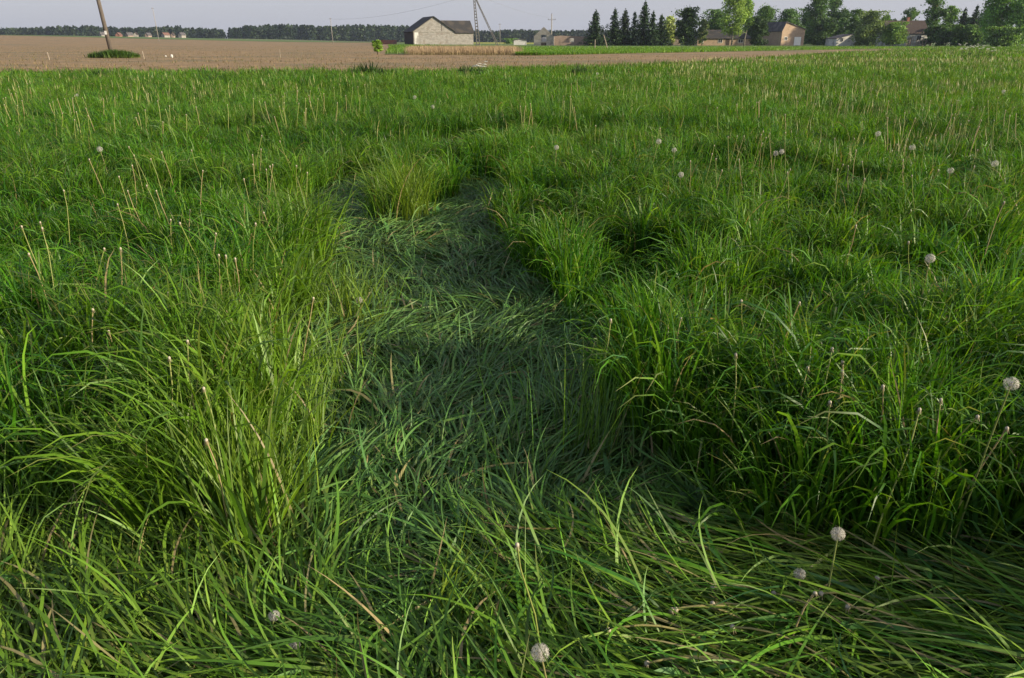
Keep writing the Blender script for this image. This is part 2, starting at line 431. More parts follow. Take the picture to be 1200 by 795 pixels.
def scatter(rs, y0, y1, dens, half=0.78, pad=1.2):
    """random roots in the wedge the camera looks over, padded on both sides"""
    wmax = half * y1 + pad
    n = int(dens * 2 * wmax * (y1 - y0))
    x = rs.uniform(-wmax, wmax, n); y = rs.uniform(y0, y1, n)
    k = np.abs(x) < half * y + pad
    return x[k], y[k]

def standing(acc, rs, y0, y1, dens, nseg, wmul, lmul=1.0):
    x, y = scatter(rs, y0, y1, dens)
    k = (sdf(x, y) > 0) & (y < edge_y(x) + rs.uniform(-0.6, 0.6, len(x)))
    x, y = x[k], y[k]
    k = smooth(.22, .46, noise(x, y, 0.26, 41) + 0.15 * (y < 4.5)) * .85 + .15 > rs.rand(len(x))
    x, y = x[k], y[k]
    # tussocks: roots pulled towards clump centres, blades splay outwards
    cs = 0.16 + 0.10 * (y0 > 5) + 0.10 * (y0 > 15)
    cx = (np.floor(x / cs) + 0.5 + 0.8 * (noise(np.floor(x / cs), np.floor(y / cs), 0.37, 21) - 0.5)) * cs
    cy = (np.floor(y / cs) + 0.5 + 0.8 * (noise(np.floor(x / cs), np.floor(y / cs), 0.37, 33) - 0.5)) * cs
    ch = 0.74 + 0.52 * noise(np.floor(x / cs), np.floor(y / cs), 0.37, 51)
    n = len(x)
    d = sdf(x, y)
    # flow: windward lean plus noise, then a bit outwards from the tussock
    fa = 2 * PI * noise(x, y, 1.3, 14) * 1.4
    ox, oy = x - cx, y - cy
    r_ = np.hypot(ox, oy) + 1e-6
    ra = rs.uniform(0, 2 * PI, n)
    ax = 0.18 * np.cos(fa) + 0.55 * ox / r_ + 0.75 * np.cos(ra) - 0.10
    ay = 0.18 * np.sin(fa) + 0.55 * oy / r_ + 0.75 * np.sin(ra) - 0.15
    # beside the trampled lane: the right bank nods in over it, the left bank is pushed away from it
    e = 0.02
    gx = (sdf(x + e, y) - d) / e; gy = (sdf(x, y + e) - d) / e
    edge = np.clip(1 - d / 0.35, 0, 1) * (y > 1.7)
    leftb = (x < -0.6) & (y < 6.5)
    ax = ax + np.where(leftb, -0.15, 0.0) * edge - np.where(leftb, 0, 0.25 * gx) * edge
    ay = ay + np.where(leftb, 0.2, 0.0) * edge - np.where(leftb, 0, 0.25 * gy) * edge
    # front margin: pushed away to the sides
    fr = np.clip(1 - (y - 2.0) / 0.5, 0, 1) * (x < 1.6)
    ax = ax + np.where(x < 0, -0.35, -0.2) * fr
    az = np.arctan2(ay, ax)
    H = canopy(x, y) * ch * lmul
    L = (0.56 * H + 0.06) * rs.uniform(0.60, 1.08, n)
    th0 = np.abs(rs.normal(0.06, 0.13, n)) + 0.10 * edge * leftb + 0.15 * fr * rs.rand(n)
    bend = np.where(rs.rand(n) < .35, rs.uniform(1.3, 2.75, n), rs.gamma(1.8, 0.40, n) + 0.05)
    L = L * (1 + 0.22 * np.clip(bend - 1.0, 0, 1.2))
    w = rs.uniform(0.0065, 0.0150, n) * wmul
    yel = np.where(leftb, 0.25, 0.05) * edge + 0.10 * smooth(9, 25, y) + 0.03
    c = pick_cols(n, x, y, rs, yel)
    P = np.stack([x, y, terrain(x, y)], 1)
    acc.add(blades(P, az, th0, bend, L, w, nseg, c, rs.normal(0, 0.5, n), rs.normal(0, 0.4, n), power=2.8, thmax=2.75, prof=.8, tips=np.clip(rs.rand(n) * 3 - 2.2, 0, 1)))

acc = Acc()
g = np.random.RandomState(21)
standing(acc, g, 0.8, 3.4, 3500, 8, 1.0, .93)
standing(acc, g, 3.4, 6.0, 2900, 7, 1.05, .90)
standing(acc, g, 6.0, 10.0, 2100, 6, 1.1, .84)
standing(acc, g, 10.0, 17.0, 1200, 5, 1.2, .78)
standing(acc, g, 17.0, 30.0, 420, 4, 1.5, .72)
standing(acc, g, 30.0, 50.0, 110, 3, 2.5, .70)
standing(acc, g, 50.0, 175.0, 12, 2, 6.0, .68)

def tuft(px, py, n, rad, L, az, spread, lean, yel, wm=1.0, bend=(0.2, 0.9), blue=0.0, nseg=7):
    X, Y = onplane(px, py, 0)
    x = X + g.normal(0, rad, n); y = Y + g.normal(0, rad, n)
    P = np.stack([x, y, terrain(x, y)], 1)
    c = pick_cols(n, x, y, g, yel, blue)
    acc.add(blades(P, g.normal(az, spread, n), np.abs(g.normal(lean, 0.15, n)), g.uniform(bend[0], bend[1], n),
                   L * g.uniform(0.6, 1.1, n), g.uniform(0.004, 0.009, n) * wm, nseg, c, g.normal(0, 0.5, n), g.normal(0, 0.3, n)))
tuft(300, 655, 240, 0.08, 0.60, math.radians(115), 0.55, 0.30, 0.55)
tuft(245, 660, 110, 0.09, 0.46, math.radians(150), 0.40, 0.65, 0.38)
tuft(160, 650, 60, 0.14, 0.42, math.radians(150), 0.5, 0.7, 0.30)
tuft(350, 560, 90, 0.08, 0.48, math.radians(110), 0.7, 0.25, 0.45)
tuft(375, 480, 110, 0.10, 0.46, math.radians(115), 0.8, 0.22, 0.40)
tuft(400, 395, 170, 0.12, 0.50, math.radians(100), 1.0, 0.20, 0.40)
tuft(478, 272, 240, 0.10, 0.88, math.radians(60), 2.2, 0.12, 0.60, bend=(.2, 1.8))
tuft(462, 270, 60, 0.10, 0.60, math.radians(150), 1.0, 0.2, 0.5)
tuft(695, 560, 80, 0.06, 0.58, math.radians(60), 0.8, 0.28, 0.30, 0.6, (0.0, 0.5), 0.1)
tuft(655, 560, 40, 0.12, 0.50, math.radians(100), 0.8, 0.22, 0.08, 0.7, (0.0, 0.6), 0.4)
tuft(512, 775, 16, 0.03, 0.50, math.radians(60), 0.4, 0.45, 0.7, 1.1)
tuft(560, 760, 24, 0.12, 0.45, math.radians(40), 0.6, 0.6, 0.4, 1.0)
tuft(425, 408, 26, 0.03, 0.34, math.radians(60), 1.6, 0.2, 0.85, 1.2, (0.6, 2.2))
tuft(60, 720, 60, 0.20, 0.45, math.radians(110), 0.6, 0.7, 0.35)
tuft(1185, 620, 60, 0.10, 0.55, math.radians(90), 1.5, 0.2, 0.2)
tall = acc.build('tall_grass', M['grass'])
prop(tall, 'tall green grass standing on both sides of the trampled lane and out to the bare field', 'grass', kind='stuff')

# trampled grass lying down
def lying(acc, rs, y0, y1, dens, nseg, wm=1.0):
    x, y = scatter(rs, y0, y1, dens, pad=1.0)
    d = sdf(x, y)
    k = d < 0.07
    x, y, d = x[k], y[k], d[k]
    n = len(x)
    front = y < 2.25
    # combing direction
    s = np.clip((x + 0.15) / 0.5, 0, 1) * smooth(2.25, 1.85, y)
    sl = np.clip((-0.30 - x) / 0.5, 0, 1) * smooth(2.3, 1.85, y)
    base = math.radians(96) + math.radians(74) * s + math.radians(52) * sl
    wob = (noise(x, y, 0.5, 61) - 0.5) * 2.4 + (noise(x, y, 0.18, 71) - 0.5) * 1.5
    az = base + wob * (1 - 0.45 * np.maximum(s, sl)) + rs.normal(0, 0.24, n)
    inlane = np.clip(1 - smooth(2.0, 1.5, y) * .8 - .5 * s - .5 * sl, 0, 1)
    cross = rs.rand(n) < 0.10
    az = np.where(cross, rs.uniform(0, 2 * PI, n), az)
    L = rs.uniform(0.20, 0.50, n) * (1 - 0.35 * inlane)
    z = terrain(x, y) + rs.beta(1.3, 1.6, n) * (0.12 + 0.08 * noise(x, y, 0.3, 81))
    up = rs.rand(n)
    th0 = np.where(up < 0.03, rs.uniform(0.5, 1.0, n), rs.uniform(1.22, 1.55, n))
    bend = np.where(up < 0.03, rs.uniform(0.2, 1.0, n), rs.uniform(0.15, 0.75, n))
    w = rs.uniform(0.0042, 0.0108, n) * wm
    yel = 0.10 + 0.26 * sl + 0.38 * s * (rs.rand(n) < 0.6)
    blue = (0.62 * inlane + 0.12) * (1 - np.maximum(s, sl) * 0.7) * rs.uniform(0.4, 1, n)
    c = pick_cols(n, x, y, rs, yel, blue)
    st = rs.rand(n) < .035                    # dead straw and bruised pale blades among the green
    c[st] = np.array([.30, .27, .12]) * rs.uniform(.5, 1.1, (int(st.sum()), 1))
    P = np.stack([x, y, z], 1)
    acc.add(blades(P, az, th0, bend, L, w, nseg, c, rs.normal(0, 0.65, n), rs.normal(0, 0.7, n), thmax=1.78, tips=np.clip(rs.rand(n) * 3 - 2.4, 0, 1)))
acc = Acc()
g = np.random.RandomState(31)
lying(acc, g, 0.9, 2.6, 5600, 7)
lying(acc, g, 2.6, 4.4, 5600, 5)
lying(acc, g, 4.4, 8.5, 3000, 4)
lying(acc, g, 8.5, 12.0, 1200, 3)
x, y = scatter(g, 1.2, 7.0, 16, pad=.5); k = sdf(x, y) < .25; x, y = x[k], y[k]
for X_, Y_ in zip(x, y):
    m_ = g.randint(3, 8); c = np.array([[.055, .145, .03]]) * g.uniform(.7, 1.6, (m_, 1))
    P = np.tile([X_, Y_, .05 + .07 * g.rand()], (m_, 1)) + g.normal(0, .01, (m_, 3))
    acc.add(blades(P, g.uniform(0, 6.28, m_), g.uniform(.5, 1.1, m_), g.uniform(.3, 1.1, m_), g.uniform(.06, .15, m_), g.uniform(.018, .034, m_), 6, c, g.normal(0, .4, m_), g.normal(0, .4, m_), thmax=1.9, prof=.7))
prop(acc.build('trampled_grass', M['flat']), 'flattened dark green grass lying along the trampled lane and across the foreground', 'grass', kind='stuff')

# thatch under the blades so the soil does not show through
acc = Acc()
g = np.random.RandomState(41)
def thatch(y0, y1, dens, wm):
    x, y = scatter(g, y0, y1, dens)
    k = y < edge_y(x); x, y = x[k], y[k]; n = len(x)
    c = np.array([[0.045, 0.062, 0.018]]) * g.uniform(0.6, 1.7, (n, 1))
    st = g.rand(n) < 0.12; c[st] = np.array([0.22, 0.17, 0.09]) * g.uniform(0.5, 1, (st.sum(), 1))
    acc.add(blades(np.stack([x, y, terrain(x, y) + 0.004], 1), g.uniform(0, 2 * PI, n), g.uniform(0.6, 1.4, n), g.uniform(0, 0.8, n), g.uniform(0.08, 0.2, n), g.uniform(0.004, 0.009, n) * wm, 3, c, g.normal(0, .6, n)))
thatch(0.8, 6, 1400, 1.0); thatch(6, 16, 350, 2.0); thatch(16, 60, 50, 4.5)
prop(acc.build('grass_litter', M['dry']), 'low undergrowth and dead leaves at the foot of the grass', 'undergrowth', kind='stuff')

# dry standing grass, meadow edge, weeds of the bare field
acc = Acc()
g = np.random.RandomState(51)
n = 16000
y = g.uniform(93, 118, n); u = g.uniform(0, 1, n)
x = xat(480, 93) * (y / 93) * (1 - u) + (xat(606, 93) * (y / 93)) * u + g.normal(0, 0.4, n)
c = np.array([[0.40, 0.30, 0.19]]) * g.uniform(0.6, 1.25, (n, 1))
acc.add(blades(np.stack([x, y, terrain(x, y) - 0.02], 1), g.uniform(0, 6.28, n), np.abs(g.normal(0.1, .1, n)), g.uniform(0.1, .6, n), g.uniform(0.5, 1.05, n), g.uniform(.02, .05, n), 2, c))
prop(acc.build('dry_grass', M['dry']), 'strip of pale dry grass standing in front of the white barn', 'dry grass', kind='stuff')
acc = Acc()
n = 42000
y = 90 + 110 * g.rand(n) ** 1.5; u = g.rand(n)
x0 = np.interp(y, [90, 100, 120, 145, 165, 200], [0.6, 0, -1, -2, -4, -28]); x1 = np.interp(y, [90, 100, 120, 145, 165, 200], [3, 12, 33, 60, 90, 160])
x = x0 * (1 - u) + x1 * u
c = pick_cols(n, x, y, g, 0.25) * 1.1
acc.add(blades(np.stack([x, y, terrain(x, y) - .01], 1), g.uniform(0, 6.28, n), np.abs(g.normal(0.15, .1, n)), g.uniform(0.1, 1, n), g.uniform(0.2, .45, n), g.uniform(.04, .09, n), 2, c))
n = 2500
y = g.uniform(97, 235, n); u = g.rand(n)
x = np.interp(y, [96, 130, 190, 240], [-15.2, -20, -29, -37]) * (1 - u) + np.interp(y, [96, 130, 190, 240], [-12.2, -15, -22, -20]) * u
c = pick_cols(n, x, y, g, 0.3)
acc.add(blades(np.stack([x, y, terrain(x, y) - .01], 1), g.uniform(0, 6.28, n), np.abs(g.normal(0.15, .1, n)), g.uniform(0.1, 1, n), g.uniform(0.3, .6, n), g.uniform(.04, .1, n), 2, c))
prop(acc.build('meadow_grass', M['grass']), 'short bright green meadow grass between the bare field and the farm', 'grass', kind='stuff')
acc = Acc()
n = 60000
y = 35 + 170 * g.rand(n) ** 1.7
x = g.uniform(-0.78, 0.78, n) * y
k = (y > edge_y(x) - 0.3) & (x < np.interp(y, [33, 60, 90, 104, 140, 180], [20, 22, 30, 40, 70, 110])) & (noise(x, y, 2.0, 8) > g.uniform(0.1, .75, n))
k &= ~((y > 92) & (x > -14 * y / 93) & (x < 60) & (x > np.interp(y, [90, 100, 120, 145, 165, 200], [0.6, 0, -1, -2, -4, -60])))
x, y = x[k], y[k]; n = len(x)
c = np.array([[0.25, 0.18, 0.095]]) * g.uniform(0.45, 1.3, (n, 1))
gr = g.rand(n) < 0.22; c[gr] = np.array([0.09, 0.12, 0.04]) * g.uniform(.6, 1.2, (gr.sum(), 1))
acc.add(blades(np.stack([x, y, terrain(x, y) - .03], 1), g.uniform(0, 6.28, n), np.abs(g.normal(0.3, .3, n)), g.uniform(0.1, 1, n), g.uniform(0.06, .24, n) * (1 + .6 * (g.rand(n) < .05)), g.uniform(.015, .05, n), 2, c))
prop(acc.build('dry_weeds', M['dry']), 'sparse brown dried weeds dotting the bare field', 'weeds', kind='stuff')

# ------------------------------------------------------------------ buildings
def gable_house(name, label, cat, loc, rz, W, D, eave, ridge, wallm, roofm, over=0.4, windows=(), doors=(), apex=0.5, chimney=None, group=None, wall_front=None):
    """front gable faces local -Y, ridge runs along local Y; W wide, D deep; origin = centre of the front wall at ground"""
    r = empty(name, loc, rz, label, cat, group)
    m = MB(); ax = -W / 2 + W * apex
    for y in (0, D):
        m.poly([(-W/2, y, -0.2), (W/2, y, -0.2), (W/2, y, eave), (ax, y, ridge), (-W/2, y, eave)])
    m.poly([(-W/2, 0, -.2), (-W/2, D, -.2), (-W/2, D, eave), (-W/2, 0, eave)])
    m.poly([(W/2, 0, -.2), (W/2, D, -.2), (W/2, D, eave), (W/2, 0, eave)])
    bmv = m.build('wall', wallm, r)
    m = MB()
    for s in (-1, 1):
        xe = s * W / 2; run = xe - ax; sl = (ridge - eave) / abs(run)
        xo = xe + s * over; zo = eave - sl * over
        a, b = (ax, -over, ridge + .12), (ax, D + over, ridge + .12)
        c_, d_ = (xo, D + over, zo + .12), (xo, -over, zo + .12)
        pts = [a, b, c_, d_] if s < 0 else [a, d_, c_, b]
        m.slab(*pts, 0.14) if s > 0 else m.slab(*pts, 0.14)
    ro = m.build('roof', roofm, r)
    if chimney:
        m = MB(); cx, cy, cz = chimney
        m.box(cx - .3, cx + .3, cy - .3, cy + .3, ridge - 1.2, ridge + cz); m.box(cx - .36, cx + .36, cy - .36, cy + .36, ridge + cz, ridge + cz + .12)
        m.build('chimney', M['red_brick'], ro)
    for (side, u, z0, w, h, mt) in windows:
        add_opening(r, side, u, z0, w, h, W, D, mt, 'window')
    for (side, u, z0, w, h, mt) in doors:
        add_opening(r, side, u, z0, w, h, W, D, mt, 'door')
    return r
def add_opening(r, side, u, z0, w, h, W, D, mt, nm):
    """side 'f' front, 'l' left wall, 'r' right wall; u = position along the wall from its left end (front) or front end (sides)"""
    fr, pn = MB(), MB()
    t = 0.09
    def bx(m, a0, a1, z0_, z1_, d0, d1):
        if side == 'f': m.box(-W/2 + a0, -W/2 + a1, -d1, -d0, z0_, z1_)
        elif side == 'l': m.box(-W/2 - d1, -W/2 - d0, a0, a1, z0_, z1_)
        else: m.box(W/2 + d0, W/2 + d1, a0, a1, z0_, z1_)
    bx(fr, u - w/2 - t, u - w/2, z0 - t, z0 + h + t, 0.004, .06); bx(fr, u + w/2, u + w/2 + t, z0 - t, z0 + h + t, 0.004, .06)
    bx(fr, u - w/2, u + w/2, z0 + h, z0 + h + t, 0.004, .058); bx(fr, u - w/2, u + w/2, z0 - t, z0, 0.004, .09)
    bx(pn, u - w/2 + .002, u + w/2 - .002, z0 + .002, z0 + h - .002, 0.005, .03)
    if nm == 'window':
        bx(fr, u - .03, u + .03, z0, z0 + h, .032, .055)
        f = fr.build('window', M['white_paint'] if mt is M['glass'] else mt, r); pn.build('pane', M['glass'], f)
    else:
        for k in range(1, 4): bx(pn, u - w/2 + w*k/4 - .02, u - w/2 + w*k/4 + .02, z0 + .01, z0 + h - .01, .03, .04)
        f = pn.build('door', mt, r); fr.build('frame', M['wood'], f)

def g0(px, Y): return (xat(px, Y), Y, float(terrain(xat(px, Y), Y)))
# the white barn: gabled hall plus a lower wing on its right
YB = 262
e1, r1 = zat(37.5, YB), zat(20.5, YB)
s = 0.93 * YB / F_PX
rzb = math.radians(20)
lb = g0(509, YB)
barn = empty('barn', lb, rzb, 'pale block barn with dark gabled roof and a lower wing on its right', 'barn')
W1 = 46 * s / math.cos(rzb); D1 = 13.5
m = MB()
for y in (0, D1): m.poly([(-W1/2, y, -.2), (W1/2, y, -.2), (W1/2, y, e1), (0, y, r1), (-W1/2, y, e1)])
m.poly([(W1/2, 0, -.2), (W1/2, D1, -.2), (W1/2, D1, e1), (W1/2, 0, e1)])
m.build('wall', M['white_block'], barn)
m = MB(); m.poly([(-W1/2, 0, -.2), (-W1/2, D1, -.2), (-W1/2, D1, e1), (-W1/2, 0, e1)])  # left wall faces away from the sun; its shade is painted as dark colour
for k in range(9): m.box(-W1/2 - .06, -W1/2 - .005, .1 + k * 1.5, .22 + k * 1.5, -.1, e1 - .25)
m.build('side_wall', M['dark_board_and_shade'], barn)['label'] = 'side wall turned from the sun, its shade put into the dark colour'
m = MB()
for k in (0,): m.box(-W1/2 + .25, W1/2 - .25, -.10, -.012, e1 - .35, e1 - .05)
m.build('band', M['grey_block'], barn)
m = MB(); m.box(2.45, 2.63, -.05, -.01, e1, e1 + 2.15)
m.build('drain_pipe', M['dark_board_and_shade'], barn)
m = MB(); m.box(-W1/2 + .3, -W1/2 + 1.6, -.05, -.01, .2, e1 - .4)
m.build('patch', M['plaster'], barn)
m = MB()
for sg in (-1, 1):
    run = W1 / 2; sl = (r1 - e1) / run; ov = .55
    a, b, c_, d_ = (0, -ov, r1 + .16), (0, D1 + ov, r1 + .16), (sg * (run + ov), D1 + ov, e1 - sl * ov + .16), (sg * (run + ov), -ov, e1 - sl * ov + .16)
    m.slab(*([a, b, c_, d_] if sg < 0 else [a, d_, c_, b]), .16)
m.build('roof', M['roof_dark'], barn)
e2, r2 = zat(38.5, YB), zat(25, YB)
wx0, wx1 = W1/2 + .01, W1/2 + 23 * s / math.cos(rzb)
m = MB(); wy0, wy1 = .8, 9.3
for x in (wx0, wx1): m.poly([(x, wy0, -.2), (x, wy1, -.2), (x, wy1, e2), (x, (wy0+wy1)/2, r2), (x, wy0, e2)])
m.poly([(wx0, wy0, -.2), (wx1, wy0, -.2), (wx1, wy0, e2), (wx0, wy0, e2)]); m.poly([(wx0, wy1, -.2), (wx1, wy1, -.2), (wx1, wy1, e2), (wx0, wy1, e2)])
m.build('wing_wall', M['white_block'], barn)
m = MB(); ym = (wy0 + wy1) / 2; sl = (r2 - e2) / (ym - wy0)
m.slab((wx0 - 4, ym, r2 + .15), (wx0 - .4, wy0 - .5, e2 - sl * .5 + .15), (wx1 + .3, wy0 - .5, e2 - sl * .5 + .15), (wx1 + .3, ym, r2 + .15), .15)
m.slab((wx0 - 4, ym, r2 + .15), (wx1 + .3, ym, r2 + .15), (wx1 + .3, wy1 + .5, e2 - sl * .5 + .15), (wx0 - .4, wy1 + .5, e2 - sl * .5 + .15), .15)
m.build('wing_roof', M['roof_dark'], barn)

# low red brick wall left of the barn
lw = g0(455, 268); m = MB(); sc_ = .93 * 268 / F_PX
m.box(-13 * sc_, 10 * sc_, 0, .4, -.1, zat(48.5, 268)); m.box(-13 * sc_ - .03, 10 * sc_ + .03, -.04, .44, zat(48.5, 268) + .003, zat(48.5, 268) + .12)
w_ = empty('brick_wall', lw, 0, 'low red brick wall running left from the barn', 'wall'); m.build('masonry', M['red_brick'], w_)

# ruined gable and low ruined wall
YR = 235; s = .93 * YR / F_PX
lr = g0(637, YR)
ru = empty('ruined_building', lr, math.radians(-6), 'roofless grey gabled ruin with a light opening above a dark doorway', 'ruin')
m = MB(); hw = 11.5 * s; e_, r_ = zat(43, YR), zat(32, YR)
o = 3.2 * s; wz0, wz1 = zat(49.5, YR), zat(41.5, YR); dz1 = zat(50.5, YR)
# gable with real holes, 0.4 m thick, built from prisms
def prism(m, pts, y0=0, y1=.4):
    n = len(m.v)
    m.v += [(p[0], y0, p[1]) for p in pts] + [(p[0], y1, p[1]) for p in pts]
    k = len(pts)
    m.f.append(tuple(n + i for i in range(k))); m.f.append(tuple(n + k + i for i in range(k))[::-1])
    for i in range(k): m.f.append((n + i, n + (i + 1) % k, n + k + (i + 1) % k, n + k + i))
def roofz(x): return r_ - (r_ - e_) * abs(x) / hw
prism(m, [(-hw, -.2), (-o, -.2), (-o, roofz(o)), (-hw, e_)])
prism(m, [(o, -.2), (hw, -.2), (hw, e_), (o, roofz(o))])
prism(m, [(-o + .001, wz1), (o - .001, wz1), (o - .001, roofz(o)), (0, r_), (-o + .001, roofz(o))])
prism(m, [(-o + .001, dz1), (o - .001, dz1), (o - .001, wz0), (-o + .001, wz0)])
m.box(-hw, -hw + .4, .401, 8, -.2, e_ * .85); m.box(hw - .4, hw, .401, 8, -.2, e_ * .95)
m.build('wall', M['grey_block'], ru)
m = MB(); m.box(-o + .01, o - .01, .1, .2, 0, dz1 - .01); m.build('door', M['dark_board_and_shade'], ru)
m = MB(); m.box(-o - 1.2, o + 1.2, 8.01, 8.35, -.2, e_ * .9); m.build('back_wall', M['plaster'], ru)
lr = g0(669, YR + 4); s2 = .93 * (YR + 4) / F_PX
rw = empty('ruined_outbuilding', lr, 0, 'low long roofless outbuilding with one bright window hole, between ruin and spruces', 'ruin')
m = MB(); hh = zat(42.5, YR); x0, x1 = -20 * s2, 22 * s2; o0, o1 = -1.5 * s2, 3.5 * s2; z0_, z1_ = zat(50, YR), zat(45.3, YR)
prism(m, [(x0, -.2), (o0, -.2), (o0, hh * .98), (x0 + 2, hh * 1.04), (x0, hh * .96)])
prism(m, [(o0 + .001, -.2), (o1 - .001, -.2), (o1 - .001, z0_), (o0 + .001, z0_)]); prism(m, [(o0 + .001, z1_), (o1 - .001, z1_), (o1 - .001, hh * .95), (o0 + .001, hh)])
prism(m, [(o1, -.2), (x1, -.2), (x1, hh * .8), (x1 - 1.5, hh * .93), (o1, hh * .97)])
m.build('wall', M['pink_wall'], rw)
m = MB(); m.box(o0 - .5, o1 + .8, 3.5, 3.8, -.2, hh * .9); m.build('back_wall', M['plaster'], rw)
# long white shed left of the ruin
l_ = g0(617, YR + 20); s2 = .93 * (YR + 20) / F_PX
wsd = gable_house('shed', 'low white shed left of the grey gabled ruin', 'shed', (l_[0] - 7.5 * s2, l_[1], l_[2]), PI/2*0, 15 * s2, 5, zat(48, YR+20), zat(46.3, YR+20), M['plaster'], M['roof_grey'], over=.2)

# farm on the right
YF = 250; s = .93 * YF / F_PX
def eaves_house(name, label, cat, px0, px1, Y, pe, pr, depth, wallm, roofm, rz=0., windows=(), doors=(), chimney=None, hip=0., group=None):
    """long side faces the camera: ridge along local X; openings on side 'f'"""
    sx = .93 * Y / F_PX
    L_ = (px1 - px0) * sx; eave, ridge = zat(pe, Y), zat(pr, Y)
    r = empty(name, g0((px0 + px1) / 2, Y), rz, label, cat, group)
    m = MB(); yc = depth / 2
    for x in (-L_/2, L_/2): m.poly([(x, 0, -.2), (x, depth, -.2), (x, depth, eave), (x, yc, ridge if not hip else eave), (x, 0, eave)])
    for y in (0, depth): m.poly([(-L_/2, y, -.2), (L_/2, y, -.2), (L_/2, y, eave), (-L_/2, y, eave)])
    m.build('wall', wallm, r)
    m = MB(); ov = .4; sl = (ridge - eave) / yc; xo = L_/2 + ov; hx = hip
    m.slab((-xo + hx, yc, ridge + .15), (-xo, -ov, eave - sl*ov + .15), (xo, -ov, eave - sl*ov + .15), (xo - hx, yc, ridge + .15), .15)
    m.slab((xo - hx, yc, ridge + .15), (xo, depth + ov, eave - sl*ov + .15), (-xo, depth + ov, eave - sl*ov + .15), (-xo + hx, yc, ridge + .15), .15)
    if hip:
        for sg in (-1, 1):
            m.poly([(sg*(xo - hx), yc, ridge + .14), (sg*xo, -ov, eave - sl*ov + .14), (sg*xo, depth + ov, eave - sl*ov + .14)])
    ro = m.build('roof', roofm, r)
    if chimney is not None:
        for cx in chimney:
            m = MB(); m.box(cx-.35, cx+.35, yc-.3, yc+.3, ridge - .6, ridge + .9); m.box(cx-.42, cx+.42, yc-.37, yc+.37, ridge + .9, ridge + 1.0)
            m.build('chimney', M['red_brick'], ro)
    for (u, z0, w, h, mt) in windows: add_opening(r, 'f', u * L_, z0, w, h, L_, depth, mt, 'window')
    for (u, z0, w, h, mt) in doors: add_opening(r, 'f', u * L_, z0, w, h, L_, depth, mt, 'door')
    return r
eaves_house('farmhouse', 'long low tan farmhouse with black roof behind the pale birch', 'house', 817, 880, YF, 45, 35.5, 8, M['tan_wall'], M['roof_dark'],
            windows=[(.07, .8, 1.2, 1.0, M['glass']), (.42, .8, 1.2, 1.0, M['glass']), (.80, .8, 1.4, 1.0, M['glass'])], doors=[(.56, .05, 1.1, 2.1, M['dark_board_and_shade'])], chimney=(2.5,), hip=2.5)
eaves_house('farm_shed', 'low tan lean shed between the dark thuja and the big barn', 'shed', 893, 914, YF + 6, 47, 38, 6, M['tan_wall'], M['roof_grey'], doors=[(.3, .05, 1.1, 2.0, M['dark_board_and_shade'])])
eaves_house('cottage', 'pinkish cottage with dark roof hidden behind the last spruces', 'cottage', 776, 797, YF + 12, 44, 36, 6, M['pink_wall'], M['roof_dark'], windows=[(.35, .9, 1.0, 1.1, M['glass'])], doors=[(.7, .05, 1.0, 2.0, M['wood'])])
yb = YF - 3; sb = .93 * yb / F_PX; rz2 = math.radians(16)
fb = gable_house('farm_barn', 'tall tan barn with grey roof and a white door, in front of the trees', 'barn', g0(928, yb), rz2, 29.5 * sb / math.cos(rz2), 14, zat(34.5, yb), zat(26, yb), M['tan_wall'], M['roof_grey'], over=.35, apex=.12,
                 doors=[('f', 22 * sb, .05, 2.4, 2.4, M['white_paint'])], windows=[('f', 6 * sb, 1.6, .9, .8, M['glass'])])
y1 = 235
gable_house('white_shed', 'small whitewashed shed with one tiny window beside the willows', 'shed', g0(991, y1), math.radians(8), 25 * .93 * y1 / F_PX, 6, zat(45.5, y1), zat(40.5, y1), M['plaster'], M['roof_grey'], over=.2, apex=.8,
            windows=[('f', 1.6, 1.3, .9, .8, M['glass'])])
y2 = 230
eaves_house('village_house', 'white house with brown roof half hidden by the right-hand willow', 'house', 1040, 1085, y2, 39, 24.5, 8, M['plaster'], M['roof_brown'],
            windows=[(.78, 1.4, 1.1, 1.3, M['glass']), (.3, 1.4, 1.1, 1.3, M['glass'])], doors=[(.55, .05, 1.0, 2.1, M['wood'])], chimney=(1.0,))
# paling fence in front of the house
fe = empty('paling_fence', g0(1073, y2 - 5), 0, 'pale upright paling fence in front of the brown roofed house', 'fence')
m = MB()
for k in range(7):
    m.box(-2.8 + k * .9, -2.62 + k * .9, 0, .06, 0, 2.0 + .1 * (k % 2))
m.build('palings', M['wood'], fe)
m = MB(); m.box(-2.8, 2.8, .061, .12, .5, .62); m.box(-2.8, 2.8, .061, .12, 1.4, 1.52); m.build('rails', M['wood'], fe)

